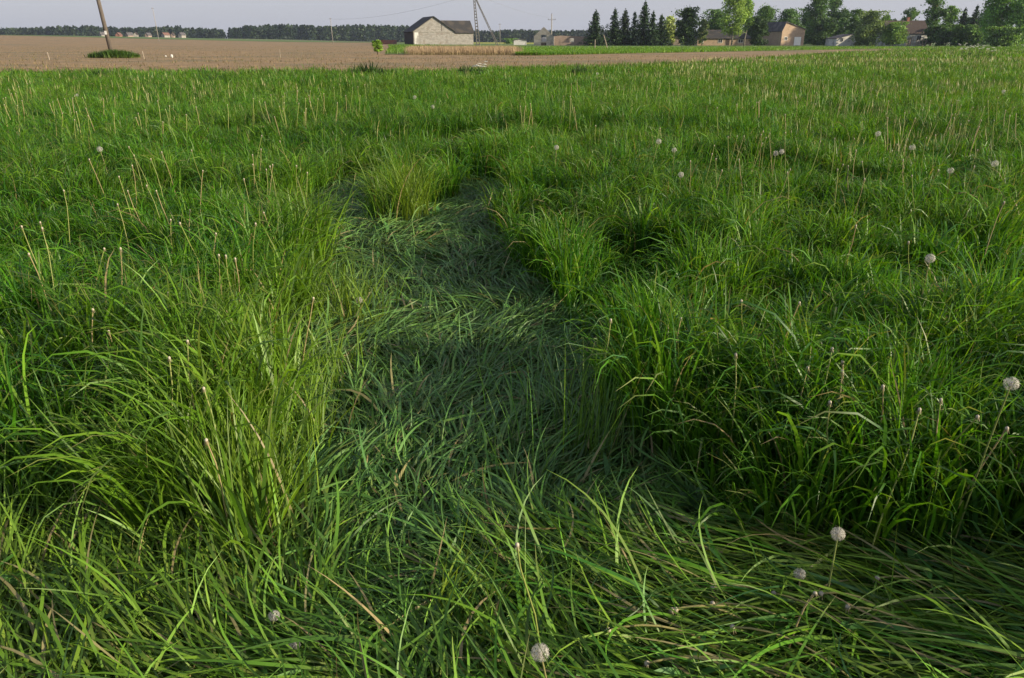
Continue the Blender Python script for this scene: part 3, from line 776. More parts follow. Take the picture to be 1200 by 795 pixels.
# far village
g = np.random.RandomState(61)
far = [(119, 8, 'plaster', 'roof_grey', 'pale house at the left end of the far village'), (139, 9, 'red_brick', 'roof_red', 'orange brick house just right of the leaning pole, far away'),
       (150, 6, 'cream', 'roof_grey', 'cream house next right of the orange brick house, far away'), (160, 9, 'plaster', 'roof_brown', 'grey house with brown roof mid way along the far village'),
       (173, 8, 'pink_wall', 'roof_grey', 'pinkish house left of the thin far pole'), (192, 9, 'plaster', 'roof_red', 'house with dull red roof right of the thin far pole'),
       (203, 5, 'cream', 'roof_brown', 'small cream house second from the right end of the far village'), (212, 8, 'plaster', 'roof_grey', 'wide pale house at the right end of the far village')]
for i, (px, w, wm, rm, lab) in enumerate(far):
    Y = 700 + (i * 37) % 50
    z = float(terrain(xat(px, Y), Y))
    sx = .93 * Y / F_PX
    h_ = gable_house('far_house', lab, 'house', (xat(px, Y), Y, z - .5), math.radians(-25 + (i * 31) % 50), w * sx * .5, 7, 3.0 + .02 * i, 5.0, M[{'plaster': 'grey_block', 'cream': 'pink_wall'}.get(wm, wm)], M[{'roof_red': 'roof_tile'}.get(rm, rm)], over=.4, group='houses of the far village')

# ------------------------------------------------------------------ trees
def leaf_quads(centers, sizes, rs, colr, elong=1.0, upbias=0.3):
    n = len(centers)
    nv = rs.normal(0, 1, (n, 3)); nv[:, 2] += upbias; nv /= np.linalg.norm(nv, axis=1)[:, None]
    a = rs.normal(0, 1, (n, 3)); u = np.cross(nv, a); u /= np.linalg.norm(u, axis=1)[:, None]
    v = np.cross(nv, u)
    u = u * (sizes * elong)[:, None] / 2; v = v * sizes[:, None] / 2
    bendv = nv * (sizes * .15)[:, None]
    V = np.stack([centers - u, centers - v * .8 - bendv, centers + u, centers + v - bendv], 1).reshape(-1, 3)
    Q = np.arange(n * 4).reshape(n, 4)
    C = np.ones((n, 4, 4)); C[..., :3] = colr[:, None, :]
    return V, Q, C.reshape(-1, 4)
def limb_tree(mb, rs, H, R, base, r0, nl=7, lean=0.0):
    pts = [(0, 0, -.3)]; k = 6
    for i in range(1, k + 1):
        pts.append((lean * i / k + rs.normal(0, .02 * H), rs.normal(0, .02 * H), H * .88 * i / k))
    mb.tube(pts, [r0 * (1 - .88 * i / k) for i in range(k + 1)], 7)
    ends = []
    for j in range(nl):
        t = base + (0.85 - base) * (j + rs.rand()) / nl
        i = min(int(t / .88 * k), k - 1); p = Vector(pts[i]).lerp(Vector(pts[i + 1]), (t / .88 * k) - i)
        a = j * 2.4 + rs.rand(); ln = R * rs.uniform(.55, .95)
        q = p + Vector((math.cos(a) * ln * .5, math.sin(a) * ln * .5, ln * .35)); e = p + Vector((math.cos(a) * ln, math.sin(a) * ln, ln * .6))
        rr = r0 * (1 - t) * .55 + .02
        mb.tube([p, q, e], [rr, rr * .6, rr * .25], 5)
        ends.append(e)
    return ends
def broadleaf(name, label, px, Y, toppy, hw, colr, seed, base=.15, nclump=34, nleaf=3600, leaf=.42, shape=1.0, bark='bark', droop=0., group='trees and bushes round the farm', cat='tree', crown_lo=.12, gaps=1.0):
    rs = np.random.RandomState(seed); nleaf = int(nleaf * 2.1); leaf *= 1.0; nclump = int(nclump * 1.7)
    H = zat(toppy, Y); R = hw * .93 * Y / F_PX
    r = empty(name, g0(px, Y), rs.uniform(0, 6), label, cat, group)
    mb = MB(); ends = limb_tree(mb, rs, H, R, max(base, .12), max(.09, H * .016), 8)
    mb.build('trunk', M[bark], r, True)
    cz0, cz1 = H * crown_lo, H
    cl = []
    for e in ends: cl.append((e.x, e.y, e.z))
    while len(cl) < nclump:
        t = rs.rand() ** .85
        prof = (math.sin(PI * min(1, (t * .86 + .12))) ** .6) * (1 - .35 * t) ** shape
        a = rs.uniform(0, 2 * PI); q = rs.rand() ** .5 * R * prof * rs.uniform(.75, 1.12)
        cl.append((math.cos(a) * q, math.sin(a) * q, cz0 + t * (cz1 - cz0) * .95))
    cl = np.array(cl); cr = rs.uniform(.22, .40, len(cl)) * min(R, H * .45) * gaps
    cb = rs.uniform(.72, 1.35, len(cl))
    idx = rs.randint(0, len(cl), nleaf)
    d = rs.normal(0, 1, (nleaf, 3)); d /= np.linalg.norm(d, axis=1)[:, None]
    rad = cr[idx] * rs.uniform(.35, 1.12, nleaf) ** .6
    P = cl[idx] + d * rad[:, None] * np.array([1.1, 1.1, .85])
    P[:, 2] = np.clip(P[:, 2], H * crown_lo * .6 + .2, H * 1.02)
    if droop: P[:, 2] -= droop * np.hypot(P[:, 0], P[:, 1]) * rs.rand(nleaf)
    P[:, 2] = np.maximum(P[:, 2], .15)
    lo = rs.rand(nleaf) < .22                      # loose twigs between the clumps
    P[lo] += rs.normal(0, 1, (int(lo.sum()), 3)) * np.array([R * .16, R * .16, H * .035])
    c = np.array([colr]) * 2.3 * cb[idx][:, None] * rs.uniform(.65, 1.4, (nleaf, 1))
    V, Q, C = leaf_quads(P, leaf * rs.uniform(.5, 1.3, nleaf), rs, c, 1.3)
    quad_mesh('crown', V, Q, M['foliage'], r, C, False)
    return r
def spruce(name, label, px, Y, toppy, hw, colr, seed, group='row of spruces by the ruin', lo=.03, cat='spruce', ragged=1.0):
    rs = np.random.RandomState(seed)
    H = zat(toppy, Y); R = hw * .93 * Y / F_PX
    r = empty(name, g0(px, Y), rs.uniform(0, 6), label, cat, group)
    mb = MB(); mb.tube([(0, 0, -.3), (0, 0, H * .5), (0, 0, H * .99)], [H * .016, H * .009, .02], 7); mb.build('trunk', M['bark'], r, True)
    Cn, Sz, Co = [], [], []
    nw = int(H * 2.6)
    for i in range(nw):
        t = i / nw; z = H * (lo + (0.97 - lo) * t)
        rr = R * (1 - t) ** .80 * 1.55 + .12
        nb = rs.randint(5, 9)
        a0 = rs.uniform(0, 6.28)
        for j in range(nb):
            a = a0 + j * 2 * PI / nb + rs.normal(0, .25); ln = rr * rs.uniform(.45, 1.25) * ragged
            m_ = max(4, int(ln * 11))
            s_ = rs.rand(m_) ** .7
            q = s_ * ln
            zz = z - q * .28 + .22 * q * s_ + rs.normal(0, .1, m_)
            Cn.append(np.stack([np.cos(a) * q + rs.normal(0, .16 * (1.2 - s_ * .7), m_), np.sin(a) * q + rs.normal(0, .16 * (1.2 - s_ * .7), m_), zz], 1))
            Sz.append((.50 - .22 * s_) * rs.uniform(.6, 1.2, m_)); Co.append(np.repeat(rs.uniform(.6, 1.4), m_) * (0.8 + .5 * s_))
    P = np.concatenate(Cn); P[:, 2] = np.maximum(P[:, 2], .1)
    sz = np.concatenate(Sz); c = np.array([colr]) * np.concatenate(Co)[:, None]
    # leader
    k = 14; P = np.concatenate([P, np.stack([rs.normal(0, .05, k), rs.normal(0, .05, k), H * (1 - rs.rand(k) * .06)], 1)]); sz = np.concatenate([sz, np.full(k, .2)]); c = np.concatenate([c, np.array([colr] * k)])
    V, Q, C = leaf_quads(P, sz, rs, c, 1.5, 1.0)
    quad_mesh('crown', V, Q, M['needle'], r, C, False)
    return r
DK = (.030, .058, .022); MD = (.030, .060, .018); LG = (.10, .15, .03); OL = (.07, .10, .035); GR = (.045, .085, .02); BR = (.065, .13, .025)
sp = [(697, 11, 11, DK, 'isolated spruce at the left end of the row, apart from the others'), (719, 9, 10, DK, 'second spruce of the row, dark and dense, right of the gap'),
      (731, 10, 9, (.040, .062, .018), 'third spruce of the row, olive green and narrow'), (742, 13, 6, (.030, .055, .035), 'fourth spruce of the row, thin topped, left of the tallest'),
      (753.5, 0, 11, (.030, .062, .020), 'tallest spruce of the row'), (763.5, 12, 6.5, DK, 'spruce just right of the tallest one, with thin top'), (773.5, 16, 10, DK, 'last and shortest spruce at the right end of the row')]
for i, (px, t, hw, c, lab) in enumerate(sp):
    spruce('spruce', lab, px, 232 + (i * 13) % 9, t, hw, c, 70 + i)
broadleaf('round_tree', 'pale yellow-green round tree behind the last spruce', 783, 262, 20, 9, (.13, .16, .05), 81, nclump=24, nleaf=2200)
broadleaf('linden', 'broad round dark tree between the spruces and the farmhouse', 804, 240, 10, 13.5, (.030, .052, .014), 82, nclump=50, nleaf=4200, shape=.5, crown_lo=.02)
broadleaf('willow', 'grey-green thin willow right of the broad dark conifers', 822, 246, 23, 7, (.09, .12, .05), 84, nclump=18, nleaf=1100)
broadleaf('linden', 'dark round linden behind the left half of the farmhouse', 836, 275, 12, 15, GR, 85, nclump=40, nleaf=3800)
broadleaf('birch', 'tall pale green birch in front of the farmhouse', 857, 236, -14, 15, LG, 86, base=.25, nclump=46, nleaf=4200, bark='birch', droop=.3, leaf=.36, shape=.6, crown_lo=.22)
broadleaf('birch', 'slim pale green birch at the right edge of the tall one', 872, 240, -6, 8, (.085, .14, .03), 87, base=.25, nclump=26, nleaf=1600, bark='birch', droop=.3, leaf=.34, shape=.5, crown_lo=.3)
broadleaf('thuja', 'dense dark upright thuja standing before the low shed', 888.5, 236, 20, 9.5, (.020, .038, .012), 88, nclump=60, nleaf=4200, leaf=.34, shape=.4, crown_lo=.02, cat='conifer')
broadleaf('linden', 'dark linden behind the thuja and barn, left one of two', 893, 285, 8, 15, GR, 89, nclump=40, nleaf=3600)
broadleaf('linden', 'dark linden behind the big barn roof, right one of two', 920, 285, 12, 19, (.038, .075, .02), 90, nclump=46, nleaf=4200)
broadleaf('maple', 'tall dark maple right of the big barn, top out of frame', 953, 262, -18, 15, (.032, .066, .018), 91, nclump=50, nleaf=5200, crown_lo=.03)
broadleaf('maple', 'slim ragged tree with a see-through top beside the dark maple', 972, 266, -4, 12, (.034, .068, .02), 92, nclump=36, nleaf=2600, gaps=.8, crown_lo=.02)
broadleaf('maple', 'dark tree low behind the whitewashed shed', 963, 258, 22, 14, (.028, .055, .016), 93, nclump=34, nleaf=3200, crown_lo=.02)
broadleaf('poplar', 'pointed green tree right behind the whitewashed shed', 1000, 262, 8, 9, GR, 94, nclump=26, nleaf=2000, shape=1.6, crown_lo=.05)
broadleaf('willow', 'round olive willow bush right of the whitewashed shed', 1016, 228, 14, 17, OL, 95, nclump=46, nleaf=4600, leaf=.36, crown_lo=.05, droop=.1)
broadleaf('willow', 'bright green willow bush in front of the brown roofed house', 1046, 226, 27, 14, (.075, .125, .03), 96, nclump=32, nleaf=3200, leaf=.36, crown_lo=.1)
broadleaf('maple', 'narrow tree between the two willow bushes', 1034, 250, 18, 7, GR, 97, nclump=20, nleaf=1500)
broadleaf('maple', 'round dark tree above the brown roof', 1062, 258, 10, 12, (.036, .07, .02), 98, nclump=26, nleaf=2200)
broadleaf('maple', 'tall dark tree right of the brown roofed house, spreading top', 1090, 236, -22, 14, (.034, .070, .018), 99, nclump=40, nleaf=3600, gaps=.85)
broadleaf('elder_bush', 'dark bushes below the tall tree by the brown roofed house', 1096, 226, 31, 17, (.028, .055, .016), 100, nclump=34, nleaf=3600, crown_lo=.02, cat='bush')
broadleaf('maple', 'light airy tree right of the spreading one', 1108, 246, 8, 11, (.06, .11, .025), 101, nclump=26, nleaf=1800)
spruce('spruce', 'left one of two dark spruces in the gap near the right edge', 1123, 246, 8, 8, DK, 102, 'spruces near the right edge')
spruce('spruce', 'right one of two dark spruces in the gap near the right edge', 1136, 244, 5, 8, DK, 103, 'spruces near the right edge')
broadleaf('elder_bush', 'mid green bushes below the two right-hand spruces', 1132, 222, 30, 18, GR, 104, nclump=34, nleaf=3400, crown_lo=.02, cat='bush')
broadleaf('alder', 'tall bright alder with pale trunk near the right edge', 1166, 205, -30, 20, BR, 105, base=.2, nclump=52, nleaf=5200, bark='birch', crown_lo=.1)
broadleaf('alder', 'bright leafy alder cut by the right picture edge', 1194, 198, -26, 20, (.075, .14, .03), 106, nclump=50, nleaf=5000, crown_lo=.06)
broadleaf('elder_bush', 'green bushes at the foot of the right-hand alders', 1178, 192, 33, 24, (.055, .10, .022), 107, nclump=40, nleaf=3800, crown_lo=.02, cat='bush')
broadleaf('alder', 'green alder just outside the right picture edge', 1235, 205, -20, 22, BR, 108, nclump=46, nleaf=4000, crown_lo=.06)
broadleaf('linden', 'dark green tree behind the gap between birch and thuja', 880, 290, 22, 14, (.035, .07, .02), 121, nclump=36, nleaf=3000, crown_lo=.02)
broadleaf('linden', 'dark tree directly left of the tall dark maple, behind the barn end', 943, 292, 14, 13, (.030, .062, .018), 122, nclump=36, nleaf=3000, crown_lo=.02)
broadleaf('maple', 'tall dark tree filling the gap above the whitewashed shed', 984, 288, 12, 12, (.03, .06, .018), 123, nclump=36, nleaf=3000, crown_lo=.02)
broadleaf('maple', 'dark tree behind the gap between the two willow bushes', 1030, 288, 24, 15, (.03, .06, .018), 124, nclump=36, nleaf=3000, crown_lo=.02)
broadleaf('maple', 'dark tree showing between the right-hand spruces', 1130, 288, 20, 20, (.035, .07, .02), 125, nclump=40, nleaf=3800, crown_lo=.02)
broadleaf('maple', 'dark tree behind the pale-trunked alder', 1155, 282, 6, 16, (.035, .075, .02), 126, nclump=40, nleaf=3600, crown_lo=.02)
broadleaf('shrub', 'small green shrub between the tall trees behind the ruin pole', 598, 330, 46.5, 9, (.06, .11, .03), 109, nclump=16, nleaf=800, group='shrubs in the fields', cat='shrub', crown_lo=.02)
broadleaf('sapling', 'small lime green sapling alone at the end of the bare field', 443, 96, 48, 5.5, (.09, .15, .02), 110, nclump=16, nleaf=700, leaf=.16, group='shrubs in the fields', cat='sapling', crown_lo=.2)

# far-off wood: one mass on the horizon
acc = Acc(); rs = np.random.RandomState(71)
def wood(px0, px1, Y0, top, step, amp=1.5):
    px = px0
    while px < px1:
        Y = Y0 + rs.uniform(0, 60)
        tp = top(px) if callable(top) else top
        H = (zat(tp, Y) + 1.5) * rs.uniform(.86, 1.08); z0 = float(terrain(xat(px, Y), Y)) - 1.5; X = xat(px, Y)
        n = 70; t = rs.rand(n) ** .8
        R = rs.uniform(3.2, 5.5); con = rs.rand() < .55
        prof = (1 - t) ** .7 if con else np.sin(PI * np.clip(t * .8 + .18, 0, 1)) ** .6
        a = rs.uniform(0, 6.28, n); q = R * prof * rs.uniform(.4, 1.05, n)
        P = np.stack([X + np.cos(a) * q, Y + np.sin(a) * q, z0 + (H - z0) * t * .98], 1)
        base = np.array([.020, .040, .020]) if con else np.array([.032, .055, .022])
        acc.add(leaf_quads(P, rs.uniform(1.4, 3.2, n), rs, base[None] * rs.uniform(.7, 1.3) * rs.uniform(.7, 1.3, (n, 1))))
        px += step * rs.uniform(.6, 1.4)
for row in range(3):
    wood(-500, 262, 930 + row * 60, lambda p: 33.5 + 1.2 * math.sin(p * .05) + (2.5 if p > 215 else 0) + (1 if p < 20 else 0), 2.2)
    wood(236, 262, 900 + row * 60, 37.5, 3)
    wood(271, 480, 860 + row * 60, lambda p: 32 + .8 * math.sin(p * .07) + (3 if p < 282 else 0), 2.2)
    wood(480, 900, 900 + row * 60, lambda p: 37.5 + .6 * math.sin(p * .08), 2.4)
    wood(900, 1900, 900 + row * 60, 37, 4)
prop(acc.build('far_wood', M['foliage'], smooth_=False), 'dark blue-green wood along the horizon', 'wood', kind='stuff')

# ------------------------------------------------------------------ poles, stakes
def tag_thing(o, *a): return prop(o, *a)
px_b, Yp = 132, 82
b = g0(px_b, Yp); top_z = 9.5
lp = empty('wooden_pole', b, 0, 'thick leaning wooden pole standing in the bare field, top out of frame', 'pole')
m = MB(); lx = -.72
m.tube([(0, 0, -.4), (lx * .5, 0, top_z * .5), (lx, 0, top_z)], [.22, .19, .16], 12); m.build('shaft', M['polewood'], lp, True)
m = MB(); m.box(-.11, .11, -.245, -.225, 2.1, 2.45)
pl_ = m.build('plate', M['white_paint'], lp); pl_.location = (lx * .235, .03, 0)
m = MB(); m.tube([(lx - .5, 0, top_z - .3), (lx + .5, 0, top_z - .3)], .05, 6); m.build('crossarm', M['steel'], lp)
for dx in (-.45, .45):
    m = MB(); m.tube([(lx + dx, 0, top_z - .25), (lx + dx, 0, top_z - .05)], [.05, .04], 8); m.build('insulator', M['ceramic'], lp)
for (px, Y, tp, lab, lean, r) in ((187, 330, 12, 'thin far pole rising above the far village houses', -.5, .13), (390.5, 300, 22, 'thin far pole before the dark wood left of the barn', -.3, .12), (586, 300, 28, 'thin short pole right of the lattice mast stay', 0, .11)):
    H = zat(tp, Y); p = empty('utility_pole', g0(px, Y), 0, lab, 'pole', 'thin poles far across the fields')
    m = MB(); m.tube([(0, 0, -.3), (lean, 0, H)], [r, r * .7], 8); m.build('shaft', M['concrete'], p, True)
    m = MB(); m.tube([(lean - .55, 0, H - .4), (lean + .55, 0, H - .4)], .05, 6); m.build('crossarm', M['steel'], p)
p = empty('utility_pole', g0(646, 280), 0, 'concrete pole with a cross-arm behind the grey gabled ruin', 'pole', 'thin poles far across the fields')
H = zat(17, 280); m = MB(); m.tube([(0, 0, -.3), (0, 0, H)], [.22, .16], 8); m.build('shaft', M['concrete'], p, True)
m = MB(); m.box(-1.3, 1.3, -.08, .08, H - 1.9, H - 1.75); m.build('crossarm', M['steel'], p)
for dx in (-1.2, 0, 1.2):
    m = MB(); zz = H if dx == 0 else H - 1.75
    m.tube([(dx, 0, zz), (dx, 0, zz + .3)], [.07, .05], 8); m.build('insulator', M['ceramic'], p)
# lattice mast with a leaning stay leg
YM = 215; bm_ = g0(560.5, YM); H = zat(-6, YM)
ms = empty('lattice_mast', bm_, 0, 'openwork ladder-like mast with a slanting stay leg, beside the barn', 'mast')
xt = -.95
m = MB()
for sx_ in (-1, 1):
    m.tube([(sx_ * .42 , 0, -.2), (xt + sx_ * .16, 0, H)], [.13, .11], 6)
n_r = 17
for i in range(n_r):
    t = (i + .5) / n_r; z = H * t; hw_ = .42 + (.16 - .42) * t; cx = xt * t
    m.box(cx - hw_, cx + hw_, -.05, .05, z - .12, z + .12)
m.build('ladder_shaft', M['mast'], ms)
m = MB(); a = Vector((xt + .25, 0, H - .6)); bb = Vector((5.2, .3, 0))
for sx_ in (-.16, .16): m.tube([a + Vector((sx_ * .6, 0, 0)), bb + Vector((sx_ * 1.4, 0, 0))], .10, 6)
for i in range(14):
    c_ = a.lerp(bb, (i + .5) / 14); m.box(c_.x - .18, c_.x + .18, c_.y - .05, c_.y + .05, c_.z - .07, c_.z + .07)
m.build('stay_leg', M['mast'], ms)
m = MB(); m.box(xt - 1.1, xt + 1.1, -.08, .08, H - .55, H - .4); m.build('crossarm', M['steel'], ms)
for dx in (-1, -.35, .35, 1):
    m = MB(); m.tube([(xt + dx, 0, H - .4), (xt + dx, 0, H - .1)], [.09, .06], 8); m.build('insulator', M['ceramic'], ms)
# wires
mt_ = Vector((bm_[0] + xt, YM, bm_[2] + H - .2))
tp2 = Vector((xat(646, 280), 280, zat(17, 280) - 1.4)); tp3 = Vector((xat(390.5, 300), 300, zat(22, 300) - .2))
def wire(a, b, sag, lab):
    m = MB(); pts = []
    for i in range(17):
        t = i / 16; p = a.lerp(b, t); p.z -= sag * 4 * t * (1 - t); pts.append(p - a)
    m.tube(pts, .018, 4); o = m.build('power_line', M['steel'], None); o.location = a
    prop(o, lab, 'wire', 'overhead wires')
wire(mt_ + Vector((1, 0, 0)), tp2 + Vector((1.2, 0, 0)), .8, 'overhead wire sagging from the lattice mast to the cross-armed pole')
wire(mt_ + Vector((-1, 0, 0)), tp3 + Vector((.5, 0, 0)), 1.6, 'overhead wire running left from the lattice mast to a thin pole')

def stake(px, Y, tp, lab, r=.035, lean=.06, mat='wood'):
    b = g0(px, Y); H = max(.4, zat(tp, Y)); m = MB()
    m.tube([(0, 0, -.15), (-lean * H * .5, 0, H * .5), (-lean * H, 0, H * .97), (-lean * H, 0, H)], [r, r * .95, r * .9, r * .5], 7)
    o = m.build('marker_stake', M[mat], None, False); o.location = b
    prop(o, lab, 'stake', 'stakes in the fields')
stake(58, 70, 61.5, 'pale thin stake alone in the bare field at far left', .05, .12, 'wood')
stake(169, 74, 60, 'pale thin stake right of the green clump at the pole foot', .05, .12, 'wood')
stake(697, 150, 46.5, 'upright wooden post in front of the isolated spruce', .09, 0)
stake(712, 160, 41, 'wooden post leaning in the gap between the first two spruces', .09, .35)
stake(328.5, 80, 58, 'thin dark stake in the middle of the bare field', .03, 0, 'wood')
for (px, Y, lab) in ((194.5, 78, 'smaller white stone right of the pole, left one of two'), (201.5, 78, 'larger white stone right of the pole, right one of two')):
    bm = bmesh.new(); bmesh.ops.create_icosphere(bm, subdivisions=2, radius=.08 if px < 200 else .12)
    for v in bm.verts: v.co *= 1 + .25 * (random.random() - .5); v.co.z = v.co.z * (1.5 if px > 200 else 1.0)
    me = bpy.data.meshes.new('field_stone'); bm.to_mesh(me); bm.free(); me.materials.append(M['plaster'])
    o = bpy.data.objects.new('field_stone', me); col.objects.link(o); b = g0(px, Y); o.location = (b[0], b[1], b[2] + .12)
    prop(o, lab, 'stone', 'white stones in the bare field')

# weedy clumps
def weed_clump(name, lab, cat, x, y, w, d, h, n, colr, seed, leaf=(.03, .09), group='weed clumps at the field edge'):
    rs = np.random.RandomState(seed); a = Acc()
    xx = rs.normal(0, w / 2.4, n); yy = rs.normal(0, d / 2.4, n); xx = np.clip(xx, -w * .7, w * .7)
    c = np.array([colr]) * rs.uniform(.6, 1.4, (n, 1))
    hh = h * rs.uniform(.5, 1.05, n) * np.exp(-(xx / w) ** 2)
    a.add(blades(np.stack([xx, yy, xx * 0 - .02], 1), rs.uniform(0, 6.28, n), np.abs(rs.normal(.25, .2, n)), rs.uniform(.2, 1.4, n), hh, rs.uniform(leaf[0], leaf[1], n), 4, c))
    o = a.build(name, M['grass']); o.location = (x, y, float(terrain(x, y)))
    prop(o, lab, cat, group); return o
b = g0(134, 78); weed_clump('weed_patch', 'low dark green clump of weeds at the foot of the leaning pole', 'weeds', b[0], b[1], 2.9, 1.2, .9, 2600, (.06, .12, .02), 1)
for i, (px, py, h, w, lab) in enumerate(((119, 86, .65, .8, 'dark weed clump at the field edge below the leaning pole'), (430, 84, .95, 1.0, 'leafy tall weed clump at the field edge left of the barn'),
        (455, 84, .6, .7, 'small dark weed right of the tall weed clump at the field edge'), (680, 82, .7, .8, 'dark weed at the field edge before the meadow'), (256, 90, .6, 1.2, 'low dark weed clump at the left field edge'), (547, 82, .7, .6, 'dark docks beside the white umbel flowers'))):
    X, Y = onplane(px, py, .35); Y = min(Y, float(edge_y(X)) - .2)
    weed_clump('weed_clump', lab, 'weeds', xat(px, Y), Y, w, w, h, 260, (.035, .07, .02), 20 + i, (.02, .06))

# ------------------------------------------------------------------ flowers
def tint_tube(pts, rad, colr, n=6):
    m = MB(); m.tube(pts, rad, n)
    V = np.array(m.v); Q = np.array([f for f in m.f if len(f) == 4])
    C = np.ones((len(V), 4)); C[:, :3] = colr
    return V, Q, C
def sphere_pts(n, rs):
    i = np.arange(n) + .5; ph = np.arccos(1 - 2 * i / n); th = PI * (1 + 5 ** .5) * i
    return np.stack([np.cos(th) * np.sin(ph), np.sin(th) * np.sin(ph), np.cos(ph)], 1)
STALKC = (.22, .24, .08)
def head_mesh(kind, rs, R=.021, n=150):
    V, Q, C = [], [], []; base = 0
    def addq(v, q, c):
        nonlocal base
        V.append(v); Q.append(q + base); C.append(c); base += len(v)
    D = sphere_pts(n, rs)
    if kind == 'worn': D = D[(noise(D[:, 0] * 3, D[:, 2] * 3, 1.0, 3) > .35)]
    for d in D:
        d = d + rs.normal(0, .10, 3); d /= np.linalg.norm(d)
        a = np.cross(d, [.3, .2, .9]); a /= np.linalg.norm(a); b = np.cross(d, a)
        w = .00022
        addq(np.array([d * .004 - a * w, d * .004 + a * w, d * R * .9 + a * w, d * R * .9 - a * w]), np.array([[0, 1, 2, 3]]), np.tile([.55, .52, .45, 1], (4, 1)))
        k = 4
        for j in range(k):
            an = j * PI / k + rs.rand() * .4
            u = (a * math.cos(an) + b * math.sin(an)); v = np.cross(d, u)
            R_ = R * rs.uniform(.82, 1.06); tip = d * R_ * .9; L = R * rs.uniform(.2, .34)
            addq(np.array([tip - u * L + d * L * .5, tip - v * .00035, tip + u * L + d * L * .5, tip + v * .00035]), np.array([[0, 1, 2, 3]]), np.tile([.62, .60, .55, 1], (4, 1)))
    return np.concatenate(V), np.concatenate(Q), np.concatenate(C)
def knob_mesh(r=.006):
    V, Q, C = [], [], []; base = 0
    prof = [(.55, -.9), (1.0, -.2), (.95, .5), (.5, 1.0), (.05, 1.15)]
    n = 8
    for (a, z) in prof:
        for k in range(n): V.append((a * r * math.cos(2 * PI * k / n), a * r * math.sin(2 * PI * k / n), z * r))
    for i in range(len(prof) - 1):
        for k in range(n): Q.append((i * n + k, i * n + (k + 1) % n, (i + 1) * n + (k + 1) % n, (i + 1) * n + k))
    C = [(.48, .42, .32, 1)] * len(V)
    # reflexed bracts
    for k in range(8):
        a = 2 * PI * k / 8; c, s_ = math.cos(a), math.sin(a); b = len(V); w = .0016
        V += [(c * r * .8 - s_ * w, s_ * r * .8 + c * w, -.4 * r), (c * r * .8 + s_ * w, s_ * r * .8 - c * w, -.4 * r), (c * r * 1.7 + s_ * w * .4, s_ * r * 1.7 - c * w * .4, -2.2 * r), (c * r * 1.7 - s_ * w * .4, s_ * r * 1.7 + c * w * .4, -2.2 * r)]
        Q.append((b, b + 1, b + 2, b + 3)); C += [(.20, .17, .09, 1)] * 4
    return np.array(V), np.array(Q), np.array(C)
rs = np.random.RandomState(91)
def clock_thing(label, H, seed, kind='full', R=.021, lean=(0, 0), stalkc=STALKC):
    rs = np.random.RandomState(seed)
    r = empty('dandelion_clock', (0, 0, 0), rs.uniform(0, 6) * 0, label, 'dandelion')
    r['group'] = 'dandelion seed heads'
    pts = [(lean[0] * H * (t ** 1.6), lean[1] * H * (t ** 1.6), H * t * (1 - .0 * t)) for t in np.linspace(0, 1, 8)]
    V, Q, C = tint_tube(pts, [.0030 * (1 - .2 * t) for t in np.linspace(0, 1, 8)], stalkc)
    quad_mesh('stalk', V, Q, M['stalk'], r, C)
    V, Q, C = head_mesh(kind, rs, R); h = quad_mesh('seed_head', V, Q, M['fluff'], r, C, False); h.location = pts[-1]
    V, Q, C = knob_mesh(.0045); k = quad_mesh('core', V, Q, M['stalk'], h, C)
    return r
clocks = [(633, 765, .30, 'full', .024, 'big white dandelion clock at the bottom centre, nearest the viewer'),
 (982, 626, .34, 'full', .022, 'pale dandelion clock low in front of the right-hand grass bank'),
 (937, 673, .20, 'worn', .019, 'shaded dandelion clock just below left of the pale one on the right'),
 (1185, 450, .60, 'worn', .022, 'ragged dandelion clock on a thick stalk at the right picture edge'),
 (1090, 303, .50, 'full', .026, 'large dandelion clock rising from the dark hollow on the right'),
 (421, 352, .22, 'full', .022, 'dandelion clock on the left edge of the trampled lane'),
 (909, 180, .50, 'full', .028, 'left one of a pair of far dandelion clocks in the right field'),
 (916, 178, .52, 'full', .026, 'right one of a pair of far dandelion clocks in the right field'),
 (772, 166, .50, 'full', .032, 'white dandelion clock standing tall in the field beyond the lane, right of centre'),
 (790, 176, .48, 'worn', .027, 'smaller clock just right of the tall white one beyond the lane'),
 (652, 173, .48, 'full', .028, 'dandelion clock beyond the lane, left one of the far centre ones'),
 (798, 205, .48, 'full', .026, 'dandelion clock right below the tall white one beyond the lane'),
 (117, 175, .48, 'full', .032, 'bright dandelion clock alone in the upper left grass'),
 (1029, 157, .46, 'full', .036, 'greyish dandelion clock far in the right field'),
 (1069, 173, .46, 'worn', .034, 'worn grey dandelion clock right of the far greyish one'),
 (1166, 192, .48, 'full', .032, 'dandelion clock far out near the right picture edge'),
 (1114, 200, .44, 'worn', .03, 'worn clock below left of the one near the right edge'),
 (486, 114, .42, 'full', .045, 'pale clock far behind the lane on its left'),
 (507, 125, .42, 'full', .045, 'pale clock far behind the lane, right of another'),
 (700, 86, .45, 'full', .06, 'far pale clock near the bare field, centre right'),
 (345, 757, .14, 'worn', .018, 'squashed clock lying in the bottom grass left of centre'),
 (321, 722, .18, 'worn', .017, 'torn clock above the squashed one in the bottom grass'),
 (460, 470, .12, 'worn', .015, 'small dull clock half sunk in the trampled lane'),
 (90, 112, .45, 'worn', .04, 'far clock in the upper left field'),
 (1176, 108, .45, 'full', .05, 'far clock in the pale stalk band at upper right')]
